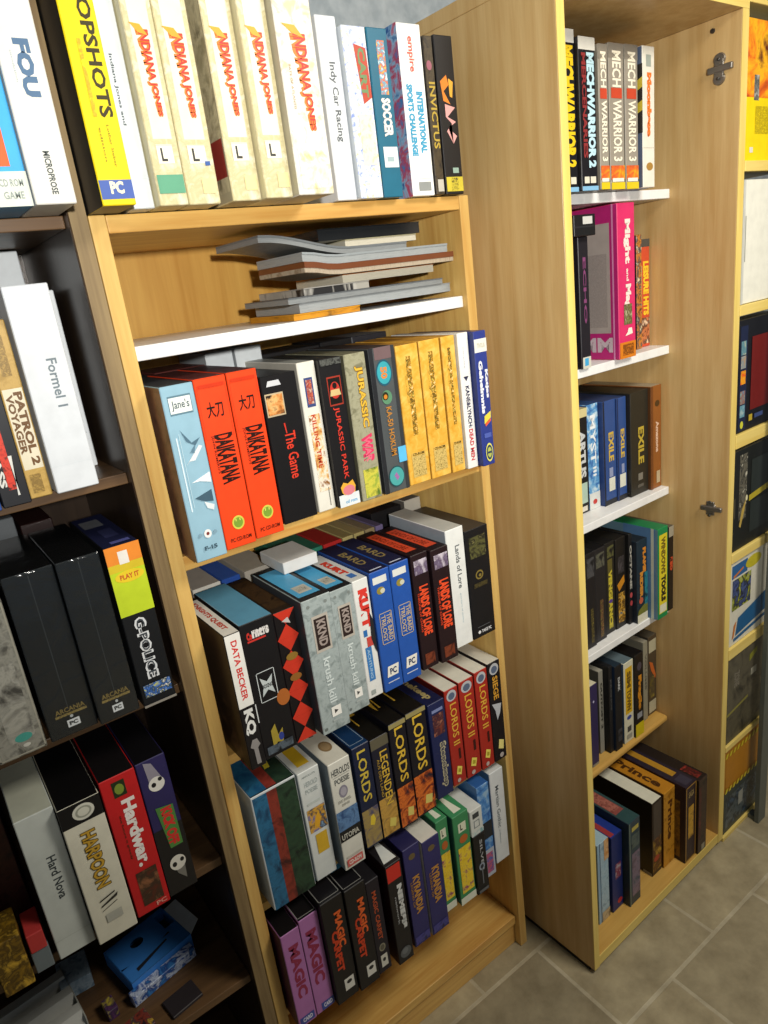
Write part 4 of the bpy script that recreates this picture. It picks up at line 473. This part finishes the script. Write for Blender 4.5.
# ------------------------------------------------------------------ narrow shelf at the right edge
R0 = cabp(.65, 0, 0)
nar = tag(empty('narrow_shelf', R0, YAW), 'narrow beech shelf with a grey front upright at the right edge beside the cabinet', 'shelf unit')
def nb(name, x0, x1, y0, y1, z0, z1, m, bev=.0008): return block(name, x0-.65, x1-.65, y0, y1, z0, z1, m, nar, bev)
for z0, z1 in ((1.624, 1.643), (1.352, 1.373), (1.07, 1.1), (.799, .821), (.546, .574), (.281, .296), (0.0, .012), (1.905, 1.92)):
    nb('shelf_board', .5448, .748, -.002, .2, z0, z1, EDGE_X)
nb('back_panel', .5448, .748, .2, .206, 0, 1.92, BEECH)
GP = card('5d625c', .4)
nb('upright', .668, .706, -.034, -.022, 0, 1.92, GP); nb('upright_bracket', .674, .7, -.0222, -.0018, .0, .011, GP, .0003); nb('upright_bracket', .674, .7, -.0222, -.0018, 1.906, 1.919, GP, .0003)
RW = [
 (1.6435, .24, ('c8401c', 'e8961c', '8a3418'), 'yellow and red picture box on the top board at the right edge', [('R', 0, 0, 1, .46, 'e8cf12', 'yellow_panel'), ('A', 0, .46, 1, 1, ('8a2c18', 'd8641c', 'f0b020', '5a1f18'), 14), ('A', .16, .44, .26, .62, ('8a8a84', '4a4a48', 'b0b0a8'), 60), ('R', .1, .06, .17, .1, 'd8d4c8', 'price_sticker'), ('A', .2, .2, .9, .4, ('e8cf12', 'a08a10', 'e8cf12'), 260, 'fine_print')]),
 (1.3735, .236, 'e4e3d6', 'plain cream white box at the right edge below the yellow picture box', [('R', .055, .35, .07, .72, '8a8c84', 'slot'), ('R', 0, 0, .045, 1, 'c3c4bc', 'edge')]),
 (1.1005, .24, '17181e', 'black box with a column of small pictures and a red panel at the right edge', [('R', .04, .02, .2, .95, '1c2440', 'blue_strip'), ('A', .06, .7, .17, .82, ('7fa0a0', '4a7a8a', 'b0b8a0'), 60), ('A', .06, .58, .17, .69, ('a88a6a', '7a8a90', 'c8b090'), 60), ('A', .06, .44, .17, .56, ('d8401c', 'e8a01c', '8a2a1c'), 60), ('A', .06, .26, .17, .38, ('7fa0a0', '8a5a4a', '5a8aa8'), 60), ('A', .06, .14, .17, .25, ('7fa0b0', '5a8a9a', '9ab0b0'), 60), ('E', .11, .07, .035, .035, 'c8c83a'), ('R', .29, .18, .98, .84, '6a1a18', 'red_panel'), ('R', .27, .08, .35, .14, 'b8a030'), ('R', .4, .09, .6, .13, '3a4a7a')]),
 (.8215, .238, '1b1d1b', 'black box with scattered metal parts and a yellow bar at the right edge', [('A', .12, .3, .3, .95, ('2a2a28', '6a6658', '1c1c1a', 'c0bca8'), 50), ('P', [(.14, .24), (.2, .4), (.3, .5), (.26, .38), (.18, .22)], 'b59a4a', 'gold_bow'), ('R', .4, .12, .98, .44, '2a302e', 'panel'), ('R', .4, .5, .98, .86, '2a302e', 'panel'), ('P', [(.36, .45), (1, .5), (1, .56), (.36, .51)], 'b0a02c', 'yellow_bar'), ('E', .3, .5, .025, .03, 'd8d2ac'), ('R', 0, .35, .03, .55, '4a4636', 'edge_marks')]),
 (.5745, .222, 'd6d3c2', 'white box with a blue racing picture at the right edge', [('R', .02, .8, .4, .95, '2c5f94', 'blue_strip'), ('P', [(.06, .8), (.3, .86), (.3, .88), (.06, .83)], 'c8742c', 'orange_line'), ('A', .04, .42, .5, .78, ('22305a', '4a5a8a', '1c1c24', 'a8b03a', '8a8a94'), 32), ('E', .55, .88, .2, .07, 'c0b42c'), ('P', [(.14, .1), (.2, .3), (.95, .42), (.95, .18)], '1f5c8c', 'blue_word'), ('P', [(.1, .04), (.95, .1), (.95, .14), (.1, .08)], '1f5c8c', 'blue_line'), ('P', [(.1, .24), (.16, .28), (.1, .1), (.06, .08)], 'c8742c', 'orange_line')]),
 (.2965, .244, '4d4a40', 'dull grey brown box with a pale slanting line at the right edge', [('A', 0, .36, 1, 1, ('4a463c', '5f5a4a', '3a372f'), 20), ('A', 0, 0, 1, .36, ('3a382f', '55503f', '25241f'), 20), ('P', [(0, .33), (.55, .38), (.55, .41), (0, .36)], '8a8440', 'pale_line'), ('X', 'ZONE', .16, .62, .3, .8, '7d776a', .04), ('P', [(.55, .8), (.75, .86), (.75, .92), (.55, .88)], '8a8a2c', 'mark'), ('R', .6, .62, .75, .7, 'aaa898')]),
 (.0125, .262, 'b47a1c', 'orange box edged with black and yellow hazard stripes near the floor at the right edge', [('R', 0, 0, 1, .5, '3a423e', 'grey_panel'), ('R', .03, .55, .98, .9, 'b87c1c', 'orange_panel'), ('A', .05, .05, .9, .42, ('3a423e', '5a6468', '23282a', '46586a'), 30), ('R', .4, .2, .52, .36, '9a9c94', 'white_mark')]+[('P', [(i*.1, y), (i*.1+.055, y), (i*.1+.09, y+.05), (i*.1+.035, y+.05)], 'd3c22c', 'hazard_stripe') for y in (.91, .5) for i in range(10)]),
]
for i, (z, h, c, lab, d) in enumerate(RW):
    game_box((.5535, .7435, .004 if i else .006, z, h), c, '2a2822' if i else '8a4a18', '55503f', lab, G_R, d, .045, True)
# ------------------------------------------------------------------ the game boxes
for id_, spine, side, top, label, group, decals, opt in BX:
    tb = opt.get('tb') or TB[id_]
    game_box(tb, spine, side, top, label, group, decals, opt.get('dep', .185 if id_[0] != 'R' else .05), id_[0] == 'K', rough=opt.get('rough', .42))
# clear crumpled film around the sealed black and grey boxes
def wrap_mat():
    m = bpy.data.materials.new('clear_film'); m.use_nodes = True; nt = m.node_tree; nt.nodes.clear()
    out = nt.nodes.new('ShaderNodeOutputMaterial'); mx = nt.nodes.new('ShaderNodeMixShader'); tr = nt.nodes.new('ShaderNodeBsdfTransparent'); gl = nt.nodes.new('ShaderNodeBsdfGlossy')
    gl.inputs['Roughness'].default_value = .12; mx.inputs[0].default_value = .055
    tc = nt.nodes.new('ShaderNodeTexCoord'); n = nt.nodes.new('ShaderNodeTexNoise'); n.inputs['Scale'].default_value = 24; n.inputs['Detail'].default_value = 4; n.inputs['Distortion'].default_value = 1.5
    bp = nt.nodes.new('ShaderNodeBump'); bp.inputs['Strength'].default_value = .6; bp.inputs['Distance'].default_value = .004
    nt.links.new(tc.outputs['Object'], n.inputs['Vector']); nt.links.new(n.outputs['Fac'], bp.inputs['Height']); nt.links.new(bp.outputs[0], gl.inputs['Normal'])
    nt.links.new(tr.outputs[0], mx.inputs[1]); nt.links.new(gl.outputs[0], mx.inputs[2]); nt.links.new(mx.outputs[0], out.inputs[0]); return m
FILM = wrap_mat()
for o in [o for o in C.objects if o.get('label', '').startswith(('wide black shrink-wrapped', 'grey embossed'))]:
    x, y, z = o.dimensions
    bm = bmesh.new(); bx(bm, -.0008, o.data.vertices[0].co.x*0+max(v.co.x for v in o.data.vertices)+.0004, -.0028, .185, .0, max(v.co.z for v in o.data.vertices)+.0012, .003, None, 2)
    bm_obj('clear_film', bm, FILM, o, smooth=False)
# rear rows and boxes lying on top: only their tops and upper edges show
G_B = 'boxes of the rear rows showing over the front ones'
REAR = [
 ((0.066, 0.116, 0.146, 0.84, 0.2285), 'd3d1c8', 'b2aca4', 'pale grey box top behind the wide black box, left end of the middle pine shelf'),
 ((0.118, 0.152, 0.146, 0.84, 0.2285), '2a4fa0', '3a62b8', 'blue and white box top behind the light blue topped box'),
 ((0.16, 0.216, 0.146, 0.84, 0.2285), 'a9a398', 'b3ac9e', 'beige box top behind the grey metal-look boxes'),
 ((0.246, 0.318, 0.146, 0.84, 0.2265), '2f7a64', '2d6a56', 'green box top in the rear row of the middle pine shelf'),
 ((0.32, 0.36, 0.146, 0.84, 0.2265), 'b02a28', '9c2826', 'red box top in the rear row of the middle pine shelf'),
 ((0.362, 0.386, 0.146, 0.84, 0.2265), 'b0a26c', '9a8c5e', 'tan box top touching the red one in the rear row'),
 ((0.388, 0.412, 0.146, 0.84, 0.2265), 'a89a64', 'a39468', 'tan box top between two others in the rear row'),
 ((0.414, 0.436, 0.146, 0.84, 0.2265), '8f7f5c', '8a7c64', 'brownish tan box top touching the violet one in the rear row'),
 ((0.438, 0.456, 0.146, 0.84, 0.2265), '6f648a', '625a78', 'violet grey box top in the rear row of the middle pine shelf'),
 ((.46, .535, .19, .84, .236), '1c1b1d', '1a191b', 'black box top behind the plain white box'),
 ((.54, .582, .185, .84, .241), 'b9b5aa', '6a655e', 'grey box with a pale label front behind the black emblem box'),
 ((.025, .09, .175, 1.18, .236), '3c3a3a', '35383a', 'dark grey box top behind the steel blue box'),
 ((.092, .176, .175, 1.18, .239), '5c2c28', '4a2422', 'dark red box top behind the orange pair'),
 ((.178, .226, .175, 1.18, .2545), 'c7ced2', 'a9b0b4', 'light grey box behind the orange pair, left of two'),
 ((.23, .278, .175, 1.18, .2555), 'cdd3d6', 'aeb4b8', 'light grey box behind the wide black box, right of two'),
 ((.282, .4, .19, 1.18, .237), '201f20', '1c1c1d', 'black box top behind the red-lettered black box'),
 ((.402, .47, .19, 1.18, .24), '1a1a1c', '17171a', 'black box top behind the golden boxes'),
 ((.472, .55, .19, 1.18, .24), '2a2a30', '8a8c90', 'grey box top behind the slim white box'),
 ((-.245, -.15, .2, .99, .262), '5f6468', '6a6f72', 'grey box top behind the shrink-wrapped boxes'),
 ((-.145, -.1, .2, .99, .246), '241210', '2a1412', 'dark red box top behind the shrink-wrapped boxes'),
 ((-.128, -.047, .215, 1.313, .3), 'c4cace', 'bfc5c8', 'large white box at the back of the second walnut shelf'),
]
for tb, c, t, lab in REAR:
    game_box(tb, c, t, t, lab, G_B, [], min(.145, .297-tb[2]))
# lying white box on the grey pair and small white box on the short black one
def lying(name, cat, x0, x1, y0, y1, z0, z1, c, label, group=None, decals=(), rz=0):
    w = x1-x0; d = y1-y0; h = z1-z0
    bm = bmesh.new(); bx(bm, 0, w, 0, d, 0, h, .001)
    o = bm_obj(name, bm, art(c) if isinstance(c, tuple) else card(c), None, (x0, y0, z0)); o.rotation_euler = (0, 0, rz); tag(o, label, cat, group)
    for k, s in enumerate(decals):
        f = 'F'
        if s[0] in 'FLU' and isinstance(s[1], tuple): f, s = s[0], s[1]
        decal(o, f, w, d, h, s, k)
    return o
lying('small_box', 'box', .194, .259, .06, .145, 1.0758, 1.096, 'd5d6d4', 'small white box lying on the rear of the grey metal-look boxes')
t = TB['P4k']
lying('small_box', 'box', t[0], t[1], t[2]+.002, t[2]+.14, t[3]+t[4]+.0005, t[3]+t[4]+.062, 'cfd3ce', 'small white box with dark squares on the short black box', None,
      [('R', .2, .66, .72, .86, '3a3f42'), ('O', .26, .28, .72, .56, '6f7a80', .05), ('A', 0, 0, 1, .16, ('9fc0c0', 'cfd3ce', '7fa8ac'), 60)])
lying('black_case', 'case', .178, .24, .12, .24, 1.543, 1.58, '17181a', 'small black case with a pale label lying on the boxes left of the pink one', None, [('R', .4, .55, .85, .9, 'c8c8c4'), ('R', .0, .4, .9, .46, '2a2b2e', 'groove')])
bpy.data.objects['black_case'].location = cabp(.178, .12, 1.299+TB['K2b'][4]+.0005); bpy.data.objects['black_case'].rotation_euler = (0, 0, YAW)
# ------------------------------------------------------------------ manuals lying on the white shelf
G_M = 'booklets piled on the white shelf of the pine bookcase'
def booklet(x0, x1, y0, y1, z, t, rz, cover, pages, label, curl=None, tilt=0, ct=.0015):
    """two cover sheets and a page block; curl=(length, lift) bends the left end upward"""
    n = 14; pts = []
    L = x1-x0
    for i in range(n+1):
        x = i/n*L; dz = 0
        if curl and x < curl[0]:
            q = 1-x/curl[0]; dz = curl[1]*(.5-.5*math.cos(math.pi*q))
        pts.append((x, dz))
    def sheet(a, b, ins):
        bm = bmesh.new(); rows = []
        for x, dz in pts:
            xx = x
            rows.append([bm.verts.new(p) for p in ((xx, ins, dz+a), (xx, y1-y0, dz+a), (xx, y1-y0, dz+b), (xx, ins, dz+b))])
        for r0, r1 in zip(rows, rows[1:]):
            for k in range(4): bm.faces.new((r0[k], r0[(k+1) % 4], r1[(k+1) % 4], r1[k]))
        bm.faces.new(rows[0][::-1]); bm.faces.new(rows[-1]); bmesh.ops.recalc_face_normals(bm, faces=bm.faces); return bm
    r = bm_obj('booklet', sheet(0, t-ct-.0001, .0015), pages, None, (x0, y0, z)); r.rotation_euler = (0, tilt, rz)
    tag(r, label, 'booklet', G_M)
    bm_obj('cover', sheet(t-ct, t, 0), cover, r)
    return r
PG = art(('c9cccb', 'd8dad6', 'b5b9b8'), 60, .6, (1, 1, 60)); PGW = art(('b5b09c', 'c4bfae', 'a39e8c'), 60, .6, (1, 1, 60)); PGB = art(('9a8a76', 'b0a490', '86745f'), 60, .6, (30, 1, 1))
zz = 1.4707
def pile(x0, x1, y0, t, rz, cover, pages, label, **k):
    global zz
    booklet(x0, x1, y0, y0+.15, zz, t, rz, cover, pages, label, **k); zz += t+.0004
GP1 = art(('7d8284', '9a9fa0', '8a8f90'), 40, .45, (1, 1, 60)); GP2 = art(('6a6e70', '85898a', '777b7c'), 40, .45, (1, 1, 60))
pile(.27, .39, .03, .009, .0, card('c88a1c'), art(('b87a16', 'c88a1c', 'b47a18', '2a2418'), 26, .5, (1, 1, 3), .3), 'yellow and black booklet at the bottom of the pile')
pile(.285, .585, .035, .014, .0, card('85898b'), GP1, 'thick grey booklet second from the bottom of the pile')
pile(.265, .565, .03, .009, .0, card('5a5e62'), GP2, 'thin grey booklet reaching far right in the lower pile')
pile(.295, .415, .033, .011, .0, card('8f8d88'), art(('1d1d1f', 'a9a7a0', '9a9890'), 14, .5, (1, 1, .2), .05), 'booklet with black and white marks in the middle of the pile')
pile(.375, .56, .045, .013, .0, card('cf7a34'), PGW, 'cream booklet with an orange cover right of the marked booklet')
pile(.295, .585, .02, .015, .0, card('6d3c20'), PGB, 'brown covered booklet with a curled left end', curl=(.06, .008), ct=.0085)
pile(.295, .575, .022, .013, .0, card('8f9699'), GP1, 'light grey booklet above the brown covered one', curl=(.06, .008), ct=.003)
pile(.235, .5, .035, .01, .0, card('6a6f72'), GP2, 'grey bent booklet sticking out furthest left near the top of the pile', curl=(.16, .026), ct=.003)
pile(.385, .525, .04, .01, .0, card('b9b28f'), PGW, 'slim cream booklet just under the black one')
pile(.335, .53, .035, .017, .0, card('16181a', .15), card('1c1e20', .2), 'glossy black booklet on top of the pile')
# ------------------------------------------------------------------ odds and ends low in the walnut bookcase
G_J = 'odds and ends on the lowest visible walnut shelf'
Z0 = .4115
def tray():
    r = empty('cardboard_tray', (-.192, .115, Z0), .22); tag(r, 'blue folded cardboard insert with a round hole below the red box', 'cardboard insert')
    bl = card('3f86d8'); dk = card('2a2c33')
    w, d, h = .118, .1, .03
    bm = bmesh.new()
    for a in ((0, w, 0, .0015, 0, h), (0, w, d-.0015, d, 0, h), (0, .0015, .0015, d-.0015, 0, h), (w-.0015, w, .0015, d-.0015, 0, h)): bx(bm, *a, .0003)
    bm_obj('side_wall', bm, bl, r)
    # top sheet with a real round hole and a rectangular hole
    bm = bmesh.new(); N = 24; cx, cy, rr = .048, .068, .012
    ring = [bm.verts.new((cx+rr*math.cos(2*math.pi*i/N), cy+rr*.8*math.sin(2*math.pi*i/N), h)) for i in range(N)]
    def border(i):
        a = 2*math.pi*i/N; c, s = math.cos(a), math.sin(a); k = min((.048/abs(c)) if c else 9, (.032/abs(s)) if s else 9); return (cx+k*c, cy+k*s, h)
    outer = [bm.verts.new(border(i)) for i in range(N)]
    for i in range(N): bm.faces.new((ring[i], ring[(i+1) % N], outer[(i+1) % N], outer[i]))
    for q in (((0, 0), (w, 0), (w, .036), (0, .036)), ((.096, .036), (w, .036), (w, .05), (.096, .05)), ((.096, .09), (w, .09), (w, d), (.096, d))):
        bm.faces.new([bm.verts.new((x, y, h)) for x, y in q])
    bm_obj('top_sheet', bm, bl, r)
    block('inner_floor', .002, w-.002, .002, d-.002, .001, .003, dk, r, 0)
    bm = bmesh.new(); bm.faces.new([bm.verts.new(p) for p in ((.02, .012, h+.0006), (.085, .026, h+.0006), (.085, .03, h+.0006), (.02, .02, h+.0006))]); bm_obj('slit', bm, dk, r)
    bm = bmesh.new(); vs = [bm.verts.new(p) for p in ((w, .0, h), (w+.022, .006, h+.012), (w+.022, d-.02, h+.012), (w, d-.01, h))]; bm.faces.new(vs)
    g = bm_obj('folded_flap', bm, card('c2c6c8'), r); sm = g.modifiers.new('thickness', 'SOLIDIFY'); sm.thickness = .0012
tray()
lying('flat_box', 'box', -.198, -.078, .095, .1135, Z0, Z0+.02, ('2b4f9c', 'c8d4e6', '1f3f86', '3f7fc0'), 'slim blue and white printed box in front of the blue insert', G_J, rz=.2)
def ribbed():
    r = empty('ribbed_tray', (-.385, .1, Z0), .1); tag(r, 'grey ribbed cardboard tray lying low at the left edge', 'tray', G_J)
    m = card('b8bab4'); bm = bmesh.new(); n = 3; w, d = .115, .13
    prof = []
    for i in range(n):
        y = i*d/n; prof += [(y, .012), (y+d/n*.3, .034), (y+d/n*.7, .034)]
    prof.append((d, .012)); rows = [[bm.verts.new((x, y, z)) for y, z in prof] for x in (0, w)]
    for i in range(len(prof)-1): bm.faces.new((rows[0][i], rows[1][i], rows[1][i+1], rows[0][i+1]))
    o = bm_obj('ribbed_top', bm, m, r); s = o.modifiers.new('thickness', 'SOLIDIFY'); s.thickness = .0015
    bm = bmesh.new()
    for a in ((0, w, -.002, 0, 0, .014), (0, w, d, d+.002, 0, .014), (-.002, 0, -.002, d+.002, 0, .03), (w, w+.002, -.002, d+.002, 0, .03)): bx(bm, *a, .0003)
    bm_obj('tray_wall', bm, card('a8aba4'), r)
    block('tray_label', .01, .07, -.0034, -.0022, .002, .012, card('8a7f56'), r, 0)
ribbed()
JK = [
 (-.292, -.242, .19, .25, .03, ('7f95a8', '9fb2c0', '5f7890'), 'blue-grey flat box below the plain grey-white box', -.05, Z0),
 (-.215, -.18, .03, .07, .014, ('2a2226', '8a3a2a', '3a3a40', 'c8a03a'), 'small dark booklet with orange specks beside the ribbed tray', .2, Z0),
 (-.24, -.222, .1, .13, .02, ('6a3f6a', '3a2a48', 'b0a03a'), 'small violet packet beside the ribbed tray', .1, Z0),
 (-.155, -.1, .03, .07, .006, '2f2a2c', 'thin dark sleeve at the front below the blue insert', .15, Z0),
 (-.304, -.281, .0, .055, .036, '6a7478', 'grey-green packet under the red packet left of the plain grey-white box', 0, .6685),
 (-.303, -.282, -.002, .05, .03, 'b83a38', 'small red packet left of the plain grey-white box', 0, .705),
 (-.345, -.308, -.01, .05, .085, ('8a6a1c', '4a3814', 'c09a34'), 'mustard patterned packet by the left picture edge, fourth walnut shelf', .0, .6685),
]
for x0, x1, y0, y1, h, c, lab, rz, z in JK: lying('packet', 'packet', x0, x1, y0, y1, z, z+h, c, lab, G_J, rz=rz)
# ------------------------------------------------------------------ camera and light
yaw, pitch, roll, f = .5901, .3153, -.1297, 703.92
cyw, syw, cp, sp_ = math.cos(yaw), math.sin(yaw), math.cos(pitch), math.sin(pitch)
F = Vector((syw*cp, cyw*cp, -sp_)); R = Vector((cyw, -syw, 0)); U = R.cross(F)
R2 = R*math.cos(roll)+U*math.sin(roll); U2 = -R*math.sin(roll)+U*math.cos(roll)
cd = bpy.data.cameras.new('camera'); cam = bpy.data.objects.new('camera', cd); C.objects.link(cam)
M = Matrix((R2, U2, -F)).transposed().to_4x4(); M.translation = (-.2574, -.9283, 1.5113); cam.matrix_world = M
cd.sensor_fit = 'VERTICAL'; cd.sensor_height = 36; cd.lens = f*36/1024; cd.clip_start = .02; sc.camera = cam
def spot(name, loc, tgt, power, ang, blend, colr, rad):
    l = bpy.data.lights.new(name, 'SPOT'); l.energy = power; l.spot_size = math.radians(ang); l.spot_blend = blend; l.color = colr; l.shadow_soft_size = rad
    o = bpy.data.objects.new(name, l); C.objects.link(o); o.location = loc
    o.rotation_euler = (Vector(tgt)-Vector(loc)).to_track_quat('-Z', 'Y').to_euler(); return o
spot('flash_lamp', (-.3, -1.42, 1.63), (.56, .05, 1.84), 116, 98, 1.0, (1, .965, .9), .03)
al = bpy.data.lights.new('added_fill', 'AREA'); al.energy = 34; al.size = .6; al.color = (1, .93, .82)  # unseen overhead fill, added to brighten the floor and lower part
ao = bpy.data.objects.new('added_fill', al); C.objects.link(ao); ao.location = (1.0, -1.2, 2.3)
w = bpy.data.worlds.new('world'); sc.world = w; w.use_nodes = True
w.node_tree.nodes['Background'].inputs[0].default_value = (.9, .95, 1, 1); w.node_tree.nodes['Background'].inputs[1].default_value = .12
vs = sc.view_settings; vs.view_transform = 'Standard'; vs.look = 'None'; vs.exposure = 0; vs.gamma = 1; vs.use_curve_mapping = False
